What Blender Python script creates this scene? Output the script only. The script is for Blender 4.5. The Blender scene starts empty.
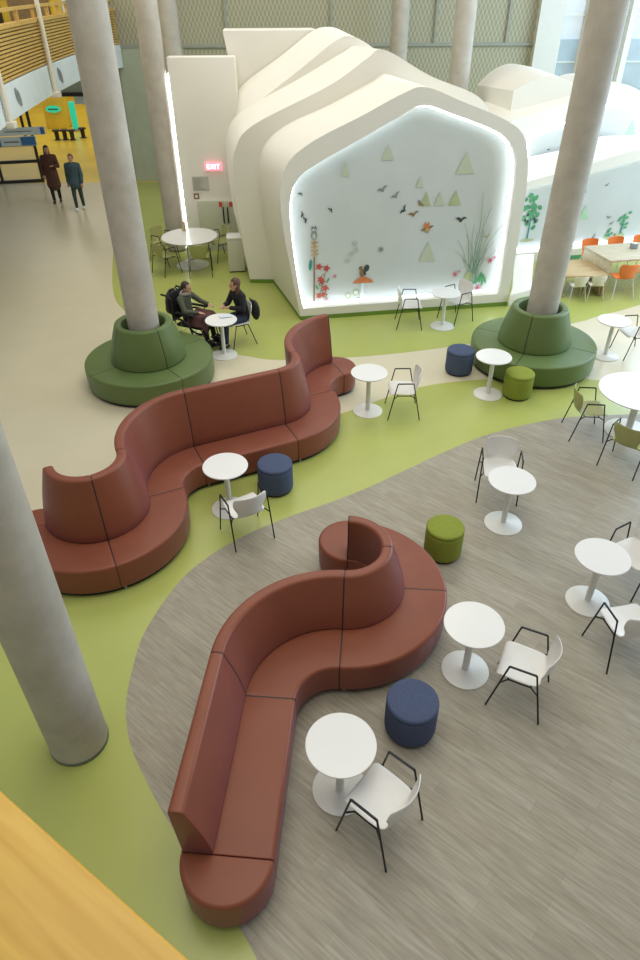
import bpy, bmesh, math, random
from mathutils import Vector, Matrix, Euler
random.seed(7)
PI = math.pi
SC = bpy.context.scene
COL = SC.collection
R = math.radians

# ------------------------------------------------------------------ materials
def mat(name, col, rough=.5, metal=0., spec=.5, noise=0., nscale=8., emit=None, estr=0., bump=0., bscale=60., sheen=0., sheencol=(1, 1, 1, 1), coat=0., alpha=1., trans=0.):
    m = bpy.data.materials.new(name); m.use_nodes = True
    nt = m.node_tree; b = nt.nodes['Principled BSDF']
    c = tuple(col) + (1,)
    b.inputs['Base Color'].default_value = c
    b.inputs['Roughness'].default_value = rough
    b.inputs['Metallic'].default_value = metal
    b.inputs['Specular IOR Level'].default_value = spec
    b.inputs['Sheen Weight'].default_value = sheen
    b.inputs['Sheen Tint'].default_value = sheencol
    b.inputs['Coat Weight'].default_value = coat
    b.inputs['Alpha'].default_value = alpha
    b.inputs['Transmission Weight'].default_value = trans
    if emit:
        b.inputs['Emission Color'].default_value = tuple(emit) + (1,)
        b.inputs['Emission Strength'].default_value = estr
    if noise or bump:
        tc = nt.nodes.new('ShaderNodeTexCoord')
    if noise:
        n = nt.nodes.new('ShaderNodeTexNoise'); n.inputs['Scale'].default_value = nscale; n.inputs['Detail'].default_value = 5
        nt.links.new(tc.outputs['Object'], n.inputs['Vector'])
        r = nt.nodes.new('ShaderNodeMapRange'); r.inputs['From Min'].default_value = .3; r.inputs['From Max'].default_value = .7
        r.inputs['To Min'].default_value = 1 - noise; r.inputs['To Max'].default_value = 1 + noise
        nt.links.new(n.outputs['Fac'], r.inputs['Value'])
        mx = nt.nodes.new('ShaderNodeVectorMath'); mx.operation = 'SCALE'
        mx.inputs[0].default_value = col
        nt.links.new(r.outputs['Result'], mx.inputs['Scale'])
        nt.links.new(mx.outputs['Vector'], b.inputs['Base Color'])
    if bump:
        n2 = nt.nodes.new('ShaderNodeTexNoise'); n2.inputs['Scale'].default_value = bscale; n2.inputs['Detail'].default_value = 4
        nt.links.new(tc.outputs['Object'], n2.inputs['Vector'])
        bp = nt.nodes.new('ShaderNodeBump'); bp.inputs['Strength'].default_value = bump; bp.inputs['Distance'].default_value = .01
        nt.links.new(n2.outputs['Fac'], bp.inputs['Height']); nt.links.new(bp.outputs['Normal'], b.inputs['Normal'])
    return m

M = {}
M['sofa'] = mat('rust_leather', (.225, .066, .030), .38, spec=.32, noise=.06, nscale=3, bump=.08, bscale=220, sheen=.10, sheencol=(.45, .3, .95, 1))  # violet sheen tint stands in for bluish window light reflected on the backs
M['ring'] = mat('green_leather', (.115, .165, .045), .42, spec=.4, noise=.06, nscale=3, bump=.08, bscale=220, sheen=.1, sheencol=(.5, 1, .8, 1))
M['black'] = mat('black_plinth', (.012, .012, .012), .5, noise=.1)
M['steel'] = mat('black_steel', (.012, .013, .015), .35, metal=.4, noise=.05)
M['white'] = mat('white_laminate', (.80, .80, .77), .22, noise=.015, nscale=2)
M['whitemetal'] = mat('white_powder_metal', (.74, .74, .69), .35, noise=.02)
M['shell'] = mat('white_shell_plastic', (.76, .75, .71), .4, noise=.02)
M['olive'] = mat('olive_shell', (.36, .37, .14), .42, noise=.04)
M['orange'] = mat('orange_shell', (.75, .19, .03), .4, noise=.03)
M['bluefab'] = mat('blue_wool', (.075, .098, .170), .85, noise=.08, nscale=40, bump=.25, bscale=500, spec=.2)
M['greenfab'] = mat('green_wool', (.245, .290, .045), .85, noise=.08, nscale=40, bump=.25, bscale=500, spec=.2)
M['plaster'] = mat('white_plaster', (.82, .795, .71), .55, noise=.012, nscale=2, spec=.3)
M['panel'] = mat('mural_panel', (.60, .635, .62), .5, noise=.03, nscale=1.2, spec=.3)
M['led'] = mat('led_strip', (1, 1, 1), .5, emit=(.80, .90, 1), estr=5.5)
M['ledwall'] = mat('led_strip_wall', (1, 1, 1), .5, emit=(.88, .95, 1), estr=14)
M['black2'] = mat('black_frame', (.02, .016, .014), .4, noise=.05)
M['glass'] = mat('clear_glass', (.85, .93, .95), .03, alpha=.22)
M['grey'] = mat('grey_metal', (.33, .35, .30), .5, noise=.05)
M['rod'] = mat('cream_rod', (.72, .68, .55), .4, noise=.03)
M['fascia'] = mat('white_fascia', (.70, .78, .80), .45, noise=.05, nscale=2)
M['yellow'] = mat('yellow_paint', (.80, .56, .06), .5, noise=.15, nscale=1.2)
M['yellowfloor'] = mat('yellow_floor', (.74, .52, .05), .3, noise=.12, nscale=.6)
M['teal'] = mat('teal_sign', (.02, .5, .33), .4, emit=(.02, .6, .38), estr=.5)
M['signblue'] = mat('sign_blue', (.05, .19, .45), .4, noise=.05)
M['signwhite'] = mat('sign_white', (.70, .78, .80), .4, noise=.04)
M['ink'] = mat('dark_ink', (.07, .09, .09), .6, noise=.05)
M['inkgrey'] = mat('grey_ink', (.25, .27, .27), .6, noise=.05)
M['skin'] = mat('skin', (.52, .29, .19), .5, noise=.04)
M['hair'] = mat('brown_hair', (.10, .045, .022), .55, noise=.3, nscale=60)
M['hairdark'] = mat('dark_hair', (.035, .024, .018), .6, noise=.3, nscale=60)
M['hairgold'] = mat('light_brown_hair', (.22, .12, .05), .6, noise=.3, nscale=60)
M['coatbrown'] = mat('brown_coat', (.085, .032, .018), .85, noise=.15, nscale=20)
M['jacketblue'] = mat('slate_jacket', (.045, .085, .10), .8, noise=.15, nscale=20)
M['trousergreen'] = mat('dark_green_trousers', (.025, .05, .035), .8, noise=.15, nscale=20)
M['cloth'] = mat('black_cloth', (.012, .012, .014), .85, noise=.2, nscale=20)
M['denim'] = mat('dark_denim', (.018, .03, .055), .85, noise=.15, nscale=30)
M['khaki'] = mat('olive_grey_jacket', (.085, .095, .06), .85, noise=.2, nscale=20)
M['scarf'] = mat('grey_scarf', (.38, .34, .29), .9, noise=.2, nscale=40)
M['shoe'] = mat('black_shoe', (.015, .015, .018), .5, noise=.1)
M['rubber'] = mat('black_rubber', (.014, .014, .014), .7, noise=.1)
M['maroon'] = mat('dark_plum_blanket', (.085, .035, .035), .9, noise=.4, nscale=9)
M['book'] = mat('blue_booklet', (.10, .25, .42), .5, noise=.15, nscale=30)
M['red'] = mat('red_sticker', (.62, .07, .04), .5, noise=.05)
M['stickred'] = mat('sticker_red', (.50, .075, .055), .6, noise=.2, nscale=20)
M['stickpink'] = mat('sticker_pink', (.55, .22, .30), .6, noise=.2, nscale=20)
M['stickgreen'] = mat('sticker_green', (.10, .36, .17), .6, noise=.25, nscale=10)
M['stickteal'] = mat('sticker_teal', (.02, .26, .23), .6, noise=.1)
M['stickpale'] = mat('sticker_pale_olive', (.52, .57, .43), .6, noise=.04)
M['stickolive'] = mat('sticker_olive', (.43, .48, .26), .6, noise=.1)
M['stickbrown'] = mat('sticker_brown', (.25, .16, .07), .6, noise=.3, nscale=30)
M['stickdark'] = mat('sticker_dark', (.045, .06, .06), .6, noise=.2, nscale=30)
M['stickorange'] = mat('sticker_orange', (.62, .20, .07), .6, noise=.1)
M['sticktan'] = mat('sticker_tan', (.52, .38, .18), .6, noise=.2, nscale=30)
M['stickmint'] = mat('sticker_mint', (.42, .68, .45), .6, noise=.05)
M['exitred'] = mat('exit_red', (.8, .15, .2), .5, emit=(1, .28, .36), estr=1.1)
M['exitwhite'] = mat('exit_letters', (1, 1, 1), .5, emit=(1, .95, .95), estr=2.2)
M['clad'] = mat('pale_cladding', (.72, .80, .92), .6, noise=.05)
M['extglass'] = mat('exterior_blue_window', (.22, .38, .55), .15, noise=.2, nscale=1.5)
M['binw'] = mat('bin_ivory', (.62, .62, .50), .4, noise=.02)
M['doorp'] = mat('pale_door', (.60, .62, .46), .45, noise=.03)
M['kid'] = mat('birch_white', (.72, .69, .56), .45, noise=.04)

def nodes_mat(name, rough=.4, spec=.5):
    m = bpy.data.materials.new(name); m.use_nodes = True
    b = m.node_tree.nodes['Principled BSDF']; b.inputs['Roughness'].default_value = rough; b.inputs['Specular IOR Level'].default_value = spec
    return m, m.node_tree, b

def wood(name, c1, c2, c3=None, scale=(1, 12, 12), rough=.4, rot=0., ns=3.):
    m, nt, b = nodes_mat(name, rough)
    tc = nt.nodes.new('ShaderNodeTexCoord'); mp = nt.nodes.new('ShaderNodeMapping')
    mp.inputs['Scale'].default_value = scale; mp.inputs['Rotation'].default_value = (0, 0, rot)
    n = nt.nodes.new('ShaderNodeTexNoise'); n.inputs['Scale'].default_value = ns; n.inputs['Detail'].default_value = 7; n.inputs['Distortion'].default_value = .6
    cr = nt.nodes.new('ShaderNodeValToRGB')
    cr.color_ramp.elements[0].position = .3; cr.color_ramp.elements[0].color = tuple(c1) + (1,)
    cr.color_ramp.elements[1].position = .72; cr.color_ramp.elements[1].color = tuple(c2) + (1,)
    nt.links.new(tc.outputs['Object'], mp.inputs['Vector']); nt.links.new(mp.outputs['Vector'], n.inputs['Vector'])
    nt.links.new(n.outputs['Fac'], cr.inputs['Fac']); nt.links.new(cr.outputs['Color'], b.inputs['Base Color'])
    return m
M['woodrail'] = wood('golden_maple', (.50, .27, .018), (.66, .42, .07), scale=(1.2, 14, 6), rough=.35, ns=2.2)
M['oak'] = wood('oak_table', (.42, .29, .13), (.60, .46, .25), scale=(1, 9, 9), rough=.4)
M['oakgrey'] = wood('grey_oak_table', (.45, .39, .26), (.62, .57, .43), scale=(1, 9, 9), rough=.3)
M['slat'] = wood('balcony_slat_wood', (.50, .30, .06), (.68, .46, .14), scale=(2, 2, 9), rough=.45)

# floor planks (grey wood vinyl)
def planks(rot):
    m, nt, b = nodes_mat('grey_plank_vinyl', .42, .4)
    tc = nt.nodes.new('ShaderNodeTexCoord')
    vr = nt.nodes.new('ShaderNodeVectorRotate'); vr.rotation_type = 'Z_AXIS'; vr.inputs['Angle'].default_value = -rot
    nt.links.new(tc.outputs['Object'], vr.inputs['Vector'])
    br = nt.nodes.new('ShaderNodeTexBrick'); br.inputs['Scale'].default_value = 1.
    br.inputs['Brick Width'].default_value = 1.2; br.inputs['Row Height'].default_value = .13; br.inputs['Mortar Size'].default_value = .0016
    br.inputs['Color1'].default_value = (.315, .280, .208, 1); br.inputs['Color2'].default_value = (.355, .322, .248, 1)
    br.inputs['Mortar'].default_value = (.25, .22, .17, 1); br.offset = .37; br.inputs['Bias'].default_value = 0
    nt.links.new(vr.outputs['Vector'], br.inputs['Vector'])
    mp = nt.nodes.new('ShaderNodeMapping'); mp.inputs['Scale'].default_value = (1.4, 16, 1)
    nt.links.new(vr.outputs['Vector'], mp.inputs['Vector'])
    n = nt.nodes.new('ShaderNodeTexNoise'); n.inputs['Scale'].default_value = 2.2; n.inputs['Detail'].default_value = 8; n.inputs['Distortion'].default_value = .4
    nt.links.new(mp.outputs['Vector'], n.inputs['Vector'])
    mr = nt.nodes.new('ShaderNodeMapRange'); mr.inputs['From Min'].default_value = .3; mr.inputs['From Max'].default_value = .7
    mr.inputs['To Min'].default_value = .80; mr.inputs['To Max'].default_value = 1.18
    nt.links.new(n.outputs['Fac'], mr.inputs['Value'])
    vm = nt.nodes.new('ShaderNodeVectorMath'); vm.operation = 'SCALE'
    nt.links.new(br.outputs['Color'], vm.inputs[0]); nt.links.new(mr.outputs['Result'], vm.inputs['Scale'])
    nt.links.new(vm.outputs['Vector'], b.inputs['Base Color'])
    return m
M['planks'] = planks(R(-40))
M['beige'] = mat('beige_lino', (.67, .61, .44), .27, noise=.02, nscale=1.5, spec=.5)
M['greenfloor'] = mat('green_lino', (.42, .46, .12), .27, noise=.035, nscale=1.5, spec=.5)

# expanded metal
def meshmetal(name, ca, cb):
    m, nt, b = nodes_mat(name, .5)
    tc = nt.nodes.new('ShaderNodeTexCoord')
    sx = nt.nodes.new('ShaderNodeSeparateXYZ'); nt.links.new(tc.outputs['Object'], sx.inputs[0])
    def math_(op, a, bb):
        q = nt.nodes.new('ShaderNodeMath'); q.operation = op
        for i, v in enumerate((a, bb)):
            if v is None: continue
            if isinstance(v, (int, float)): q.inputs[i].default_value = v
            else: nt.links.new(v, q.inputs[i])
        return q.outputs[0]
    u = math_('MULTIPLY', sx.outputs['X'], 7.5); v = math_('MULTIPLY', sx.outputs['Z'], 3.4)
    s1 = math_('SINE', math_('MULTIPLY', math_('ADD', u, v), PI), None)
    s2 = math_('SINE', math_('MULTIPLY', math_('SUBTRACT', u, v), PI), None)
    p = math_('ABSOLUTE', math_('MULTIPLY', s1, s2), None)
    cr = nt.nodes.new('ShaderNodeValToRGB')
    cr.color_ramp.elements[0].position = .05; cr.color_ramp.elements[0].color = tuple(ca) + (1,)
    cr.color_ramp.elements[1].position = .45; cr.color_ramp.elements[1].color = tuple(cb) + (1,)
    nt.links.new(p, cr.inputs['Fac']); nt.links.new(cr.outputs['Color'], b.inputs['Base Color'])
    return m
M['mesh'] = meshmetal('expanded_mesh', (.50, .49, .36), (.35, .34, .235))
M['panelgrey'] = mat('grey_green_panel', (.42, .46, .35), .45, noise=.05, nscale=3)

# concrete
def concrete():
    m, nt, b = nodes_mat('fair_faced_concrete', .6, .3)
    tc = nt.nodes.new('ShaderNodeTexCoord')
    n = nt.nodes.new('ShaderNodeTexNoise'); n.inputs['Scale'].default_value = 2.2; n.inputs['Detail'].default_value = 8; n.inputs['Roughness'].default_value = .6
    nt.links.new(tc.outputs['Object'], n.inputs['Vector'])
    cr = nt.nodes.new('ShaderNodeValToRGB')
    cr.color_ramp.elements[0].position = .3; cr.color_ramp.elements[0].color = (.40, .365, .30, 1)
    cr.color_ramp.elements[1].position = .7; cr.color_ramp.elements[1].color = (.54, .50, .425, 1)
    nt.links.new(n.outputs['Fac'], cr.inputs['Fac']); nt.links.new(cr.outputs['Color'], b.inputs['Base Color'])
    n2 = nt.nodes.new('ShaderNodeTexNoise'); n2.inputs['Scale'].default_value = 25
    nt.links.new(tc.outputs['Object'], n2.inputs['Vector'])
    bp = nt.nodes.new('ShaderNodeBump'); bp.inputs['Strength'].default_value = .15; bp.inputs['Distance'].default_value = .01
    nt.links.new(n2.outputs['Fac'], bp.inputs['Height']); nt.links.new(bp.outputs['Normal'], b.inputs['Normal'])
    return m
M['concrete'] = concrete()
M['ringgrey'] = mat('grey_green_ring', (.16, .18, .13), .5, noise=.05)

# ------------------------------------------------------------------ helpers
def newbm(): return bmesh.new()
def obj(name, bm, m, parent=None, smooth=True, loc=None, bevel=0, bseg=3, ang=35, subsurf=0):
    bmesh.ops.recalc_face_normals(bm, faces=bm.faces)
    me = bpy.data.meshes.new(name); bm.to_mesh(me); bm.free()
    o = bpy.data.objects.new(name, me); COL.objects.link(o)
    if m is not None: me.materials.append(M[m] if isinstance(m, str) else m)
    if smooth:
        for p in me.polygons: p.use_smooth = True
        try: me.set_sharp_from_angle(angle=R(ang))
        except Exception: pass
    if bevel:
        md = o.modifiers.new('bevel', 'BEVEL'); md.width = bevel; md.segments = bseg; md.limit_method = 'ANGLE'; md.angle_limit = R(ang)
        md.harden_normals = False
        for p in me.polygons: p.use_smooth = True
        try:
            for e in me.edges: e.use_edge_sharp = False
        except Exception: pass
    if subsurf:
        md = o.modifiers.new('sub', 'SUBSURF'); md.levels = subsurf; md.render_levels = subsurf
    if parent is not None: o.parent = parent
    if loc is not None: o.location = loc
    return o
def thing(name, label, cat, loc=(0, 0, 0), rotz=0., group=None):
    o = bpy.data.objects.new(name, None); COL.objects.link(o)
    o.empty_display_size = .1
    o.location = loc; o.rotation_euler = (0, 0, rotz); o['label'] = label; o['category'] = cat
    if group: o['group'] = group
    return o
def tag(o, label, cat, group=None):
    o['label'] = label; o['category'] = cat
    if group: o['group'] = group
    return o
def struct(o): o['kind'] = 'structure'; return o
def dup(root, loc, rotz, label, group=None):
    r = root.copy(); COL.objects.link(r); r.location = loc; r.rotation_euler = (0, 0, rotz); r['label'] = label
    if group: r['group'] = group
    for ch in list(root.children):
        c = ch.copy(); COL.objects.link(c); c.parent = r
        for g in list(ch.children):
            d = g.copy(); COL.objects.link(d); d.parent = c
    return r
def box(bm, x0, x1, y0, y1, z0, z1, mtx=None):
    vs = [bm.verts.new(Vector(p) if mtx is None else mtx @ Vector(p)) for p in
          ((x0, y0, z0), (x1, y0, z0), (x1, y1, z0), (x0, y1, z0), (x0, y0, z1), (x1, y0, z1), (x1, y1, z1), (x0, y1, z1))]
    for f in ((0, 3, 2, 1), (4, 5, 6, 7), (0, 1, 5, 4), (1, 2, 6, 5), (2, 3, 7, 6), (3, 0, 4, 7)):
        bm.faces.new([vs[i] for i in f])
def tube(bm, pts, r, seg=10, caps=True):
    pts = [Vector(p) for p in pts]
    rs = r if isinstance(r, (list, tuple)) else [r] * len(pts)
    rings = []
    up = None
    for i, p in enumerate(pts):
        if i == 0: t = pts[1] - pts[0]
        elif i == len(pts) - 1: t = pts[-1] - pts[-2]
        else: t = (pts[i + 1] - p).normalized() + (p - pts[i - 1]).normalized()
        t.normalize()
        if up is None:
            up = t.orthogonal().normalized()
        else:
            up = (up - t * up.dot(t)); up = up.normalized() if up.length > 1e-6 else t.orthogonal().normalized()
        w = t.cross(up)
        rings.append([bm.verts.new(p + (up * math.cos(a) + w * math.sin(a)) * rs[i]) for a in [2 * PI * k / seg for k in range(seg)]])
    for a, b in zip(rings, rings[1:]):
        for k in range(seg): bm.faces.new((a[k], a[(k + 1) % seg], b[(k + 1) % seg], b[k]))
    if caps:
        bm.faces.new(rings[0][::-1]); bm.faces.new(rings[-1])
def lathe(bm, prof, seg=48, c=(0, 0, 0), closed=False):
    rings = []
    for r, z in prof:
        if r < 1e-6: rings.append([bm.verts.new((c[0], c[1], c[2] + z))])
        else: rings.append([bm.verts.new((c[0] + r * math.cos(2 * PI * k / seg), c[1] + r * math.sin(2 * PI * k / seg), c[2] + z)) for k in range(seg)])
    prs = list(zip(rings, rings[1:]))
    if closed: prs.append((rings[-1], rings[0]))
    for a, b in prs:
        for k in range(seg):
            if len(a) == 1 and len(b) == 1: continue
            if len(a) == 1: bm.faces.new((a[0], b[k], b[(k + 1) % seg]))
            elif len(b) == 1: bm.faces.new((a[k], a[(k + 1) % seg], b[0]))
            else: bm.faces.new((a[k], a[(k + 1) % seg], b[(k + 1) % seg], b[k]))
def sphere(bm, c, r, seg=16, ring=10, scale=(1, 1, 1), mtx=None):
    m = Matrix.Translation(c) @ (mtx or Matrix()) @ Matrix.Diagonal((r * scale[0], r * scale[1], r * scale[2], 1))
    bmesh.ops.create_uvsphere(bm, u_segments=seg, v_segments=ring, radius=1, matrix=m)
def catmull(pts, n=8, closed=False):
    P = [Vector(p) for p in pts]; out = []
    N = len(P)
    rng = range(N) if closed else range(N - 1)
    for i in rng:
        p1, p2 = P[i % N], P[(i + 1) % N]
        p0 = P[(i - 1) % N] if (closed or i > 0) else p1 * 2 - p2
        p3 = P[(i + 2) % N] if (closed or i + 2 < N) else p2 * 2 - p1
        for k in range(n):
            t = k / n
            out.append(.5 * ((2 * p1) + (p2 - p0) * t + (2 * p0 - 5 * p1 + 4 * p2 - p3) * t * t + (3 * p1 - p0 - 3 * p2 + p3) * t ** 3))
    if not closed: out.append(P[-1])
    return out
def poly_prism(bm, pts, z0, z1):
    lo = [bm.verts.new((p[0], p[1], z0)) for p in pts]; hi = [bm.verts.new((p[0], p[1], z1)) for p in pts]
    bm.faces.new(hi); bm.faces.new(lo[::-1])
    n = len(pts)
    for i in range(n): bm.faces.new((lo[i], lo[(i + 1) % n], hi[(i + 1) % n], hi[i]))

# ------------------------------------------------------------------ camera
cam = bpy.data.cameras.new('camera'); camo = bpy.data.objects.new('camera', cam); COL.objects.link(camo)
cam.sensor_fit = 'VERTICAL'; cam.sensor_height = 36; cam.sensor_width = 24; cam.lens = 661.8 / 960 * 36
cam.clip_start = .05; cam.clip_end = 300
camo.matrix_world = Matrix.Translation((0, 0, 5.8737)) @ Matrix.Rotation(PI / 2 - .648208, 4, 'X') @ Matrix.Rotation(-.0068, 4, 'Z')
SC.camera = camo
SC.view_settings.view_transform = 'Standard'; SC.view_settings.look = 'None'
SC.view_settings.gamma = 1; SC.view_settings.use_curve_mapping = False; SC.view_settings.exposure = 0.08

# ------------------------------------------------------------------ floor
bm = newbm(); box(bm, -22, 22, -6, 25.8, -.2, 0)
struct(obj('floor', bm, 'beige', smooth=False))
bm = newbm(); box(bm, -30, 22, 25.8, 52, -.2, -.001)
struct(obj('floor', bm, 'yellowfloor', smooth=False))
g1 = catmull([(-7.3, 25.79), (-6.0, 20), (-4.95, 15.5), (-4.3, 14.0), (-3.4, 12.9), (-2.11, 12.06), (-1.43, 11.79), (-.68, 11.607), (1.19, 11.79), (3.1, 12.3), (5.43, 13.23), (6.0, 13.54), (7.2, 14.18), (9.5, 15.6), (14, 19)], 8)
bm = newbm(); poly_prism(bm, [(p.x, p.y) for p in g1] + [(14, 25.79)], -.02, .002)
struct(obj('floor', bm, 'greenfloor', smooth=False))
g2a = catmull([(10, 10.2), (7.5, 10.25), (5.785, 10.53), (4.4, 10.85), (2.87, 10.757), (1.698, 10.454), (.346, 9.601), (-.8, 9.1), (-1.9, 8.4), (-2.3, 7.5), (-2.6, 6.9), (-3.2, 6.4), (-4.2, 5.7), (-6.5, 4.9)], 8)
wd = catmull([(-.1, 1.0), (-.515, 1.82), (-1.308, 2.771), (-1.619, 3.188), (-1.852, 3.569), (-1.987, 3.99), (-2.019, 4.456), (-1.984, 4.961), (-1.733, 5.708), (-1.402, 6.181), (-.961, 6.578), (-.468, 6.9), (.574, 7.487), (1.86, 8.401), (2.641, 8.897), (3.544, 9.276), (4.4, 9.47), (6, 9.5), (8, 9.2), (10, 8.7)], 8)
wdl = [(p.x, p.y) for p in wd]
bm = newbm(); poly_prism(bm, [(p.x, p.y) for p in g2a] + [(-6.5, -3), (-.1, -3)] + wdl, -.02, .002)
struct(obj('floor', bm, 'greenfloor', smooth=False))
bm = newbm(); poly_prism(bm, wdl + [(10, -3), (-.1, -3)], -.02, .003)
struct(obj('floor', bm, 'planks', smooth=False))

# ------------------------------------------------------------------ serpentine sofas
D = .74; RI = .39; ZS = .44
def nrm(h): return Vector((math.sin(h), -math.cos(h), 0))
def head(h): return Vector((math.cos(h), math.sin(h), 0))
def frames(kind, p, h, L=1.44, n=28):
    """list of (func u->Vector) along module, plus end pos, heading"""
    out = []
    if kind == 'S':
        for i in range(2):
            q = p + head(h) * L * i
            out.append((q, nrm(h)))
        return out, p + head(h) * L, h
    sgn = 1 if kind == 'L' else -1      # L: turn left (convex seat), R: turn right (concave seat)
    if kind == 'L': c = p - nrm(h) * RI
    else: c = p + nrm(h) * (RI + D)
    for i in range(n + 1):
        a = h + sgn * (PI / 2) * i / n
        q = c + nrm(a) * RI if kind == 'L' else c - nrm(a) * (RI + D)
        out.append((q, nrm(a)))
    return out, out[-1][0], h + sgn * PI / 2
def arcp(cx, cz, r, a0, a1, n=5):
    return [(cx + r * math.cos(R(a0 + (a1 - a0) * i / n)), cz + r * math.sin(R(a0 + (a1 - a0) * i / n))) for i in range(n + 1)]
def seat_prof():
    return [(0, .075), (D - .005, .075)] + [(D, .2)] + arcp(D - .035, ZS - .035, .035, 0, 90) + arcp(.03, ZS - .03, .03, 90, 180)
def back_prof(H):
    pr = [(.012, ZS + .002), (.25, ZS + .002), (.262, ZS + .02)]
    # softly bulging front
    for i in range(1, 8):
        t = i / 8
        pr.append((.262 - (.262 - .108) * t ** 1.15 + .012 * math.sin(PI * t), ZS + .02 + (H - .04 - ZS - .02) * t))
    pr += arcp(.068, H - .04, .04, 10, 90) + arcp(.015, H - .035, .035, 90, 180)
    return pr
def sweep(bm, fr, prof, g=0.):
    # trim ends by g
    fr = list(fr)
    rings = []
    m = len(fr)
    for i, (q, n) in enumerate(fr):
        off = Vector((0, 0, 0))
        t = Vector((-n.y, n.x, 0))
        if i == 0: off = t * g
        if i == m - 1: off = -t * g
        rings.append([bm.verts.new(Vector((q.x + n.x * u + off.x, q.y + n.y * u + off.y, z))) for u, z in prof])
    k = len(prof)
    for a, b in zip(rings, rings[1:]):
        for i in range(k): bm.faces.new((a[i], a[(i + 1) % k], b[(i + 1) % k], b[i]))
    bm.faces.new(rings[0][::-1]); bm.faces.new(rings[-1])
def plinth_prof(): return [(.05, 0.004), (D - .05, 0.004), (D - .05, .074), (.05, .074)]
def cap(bm, c, h, r, prof, g):
    """half round end cap bulging along heading h, profile list (r,z) from bottom outer to top centre"""
    pts = 24
    cc = c + head(h) * g
    rings = []
    for i in range(pts + 1):
        a = h - PI / 2 + PI * i / pts
        rings.append([bm.verts.new((cc.x + math.cos(a) * pr, cc.y + math.sin(a) * pr, z)) for pr, z in prof])
    k = len(prof)
    for a, b in zip(rings, rings[1:]):
        for i in range(k - 1): bm.faces.new((a[i], a[i + 1], b[i + 1], b[i]))
    ct = bm.verts.new((cc.x, cc.y, prof[-1][1])); cb = bm.verts.new((cc.x, cc.y, prof[0][1]))
    for a, b in zip(rings, rings[1:]):
        bm.faces.new((a[-1], ct, b[-1])); bm.faces.new((a[0], b[0], cb))
    bm.faces.new([ct] + rings[0][::-1] + [cb]); bm.faces.new([cb] + rings[-1] + [ct])
def sofa(name, label, cat, p0, h0, kinds, H, matn, caps=True, group=None):
    nk = len(kinds)
    t = thing(name, label, cat, (0, 0, 0), 0, group)
    p = Vector((p0[0], p0[1], 0)); h = h0
    capprof = [(D / 2 - .005, .075), (D / 2, .2)] + arcp(D / 2 - .035, ZS - .035, .035, 0, 90)
    first = (p.copy(), h)
    for k in kinds:
        fr, p2, h2 = frames(k, p, h)
        bm = newbm(); sweep(bm, fr, seat_prof(), .004); obj('seat', bm, matn, t, bevel=.008, ang=40)
        bm = newbm(); sweep(bm, fr, back_prof(H), .004); obj('backrest', bm, matn, t, bevel=.008, ang=40)
        bm = newbm(); sweep(bm, fr, plinth_prof(), .0); obj('plinth', bm, 'black', t, smooth=False)
        # feet near module joints
        bm = newbm(); q = p + nrm(h) * (D - .06) + head(h) * .05
        lathe(bm, [(0, 0), (.016, 0), (.016, .075), (0, .075)], 12, (q.x, q.y, .002)); obj('foot', bm, 'grey', t)
        p, h = p2, h2
        bm = newbm()
        for pf in (seat_prof(), back_prof(H)):
            cu = sum(a for a, b in pf) / len(pf); cz = sum(b for a, b in pf) / len(pf)
            q2 = [(cu + (a - cu) * .975, cz + (b - cz) * .975) for a, b in pf]
            sweep(bm, [(p - head(h) * .007, nrm(h)), (p + head(h) * .007, nrm(h))], q2)
        obj('seam_filler', bm, 'black', t, smooth=False)  # black filler added in each joint so light does not show through the gap
    if caps:
        for (q, hh, rev) in ((first[0], first[1] + PI, True), (p, h, False)):
            c = q + nrm(hh if not rev else hh - PI) * (D / 2)
            bm = newbm(); cap(bm, c, hh, D / 2, capprof, .004); obj('end_seat', bm, matn, t, bevel=.008, ang=40)
            bm = newbm(); cap(bm, c, hh, D / 2, [(D / 2 - .05, .004), (D / 2 - .05, .074)], .0); obj('plinth', bm, 'black', t, smooth=False)
    return t
s2 = sofa('serpentine_sofa', 'low-backed rust red leather serpentine sofa curling round on the grey wood floor', 'sofa', (-1.112, 2.376), R(84.8), ['S', 'R', 'L', 'L'], 1.06, 'sofa')
hh = R(24.6); pst = Vector((-3.206, 6.408, 0))
s1 = sofa('serpentine_sofa', 'high-backed rust red leather wave sofa along the green strip behind the small blue pouf', 'sofa', (pst.x, pst.y), hh - PI / 2, ['L', 'L', 'R', 'S', 'L', 'R'], 1.27, 'sofa')
def ring_sofa(label, c, a0):
    global RI
    RI = .40
    t = sofa('ring_sofa', label, 'round sofa', (c[0] + nrm(a0).x * RI, c[1] + nrm(a0).y * RI), a0, ['L'] * 4, 1.11, 'ring', caps=False)
    return t
ring_sofa('green round bench sofa circling the concrete column left of the people at the table', (-3.08, 10.93), R(40))
ring_sofa('green round bench sofa circling the concrete column behind the small white table and green pouf', (4.03, 11.48), R(60))

# ------------------------------------------------------------------ columns
def column(label, b, top, r=.27, H=12.):
    """b base xy; top = xy offset per metre"""
    bm = newbm()
    lathe(bm, [(0, 0), (r - .012, 0), (r - .012, .03), (r, .034)] + [(r, .034 + (H - .034) * i / 12) for i in range(1, 13)] + [(0, H)], 48)
    for v in bm.verts:
        v.co.x += top[0] * v.co.z; v.co.y += top[1] * v.co.z
    o = obj('concrete_column', bm, 'concrete', None, loc=(b[0], b[1], .004))
    bm = newbm(); lathe(bm, [(r + .004, 0), (r + .004, .045), (r - .002, .047), (r - .002, 0)], 48, closed=True); obj('base_ring', bm, 'ringgrey', o)
    tag(o, label, 'column'); return o
column('pale concrete column in the foreground on the green floor, left of the low sofa', (-2.345, 3.60), (0, 0))
column('concrete column rising through the left green round sofa', (-3.08, 10.93), (.0, .0))
column('leaning concrete column rising through the right green round sofa', (4.06, 11.48), (.012, 0))
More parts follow.
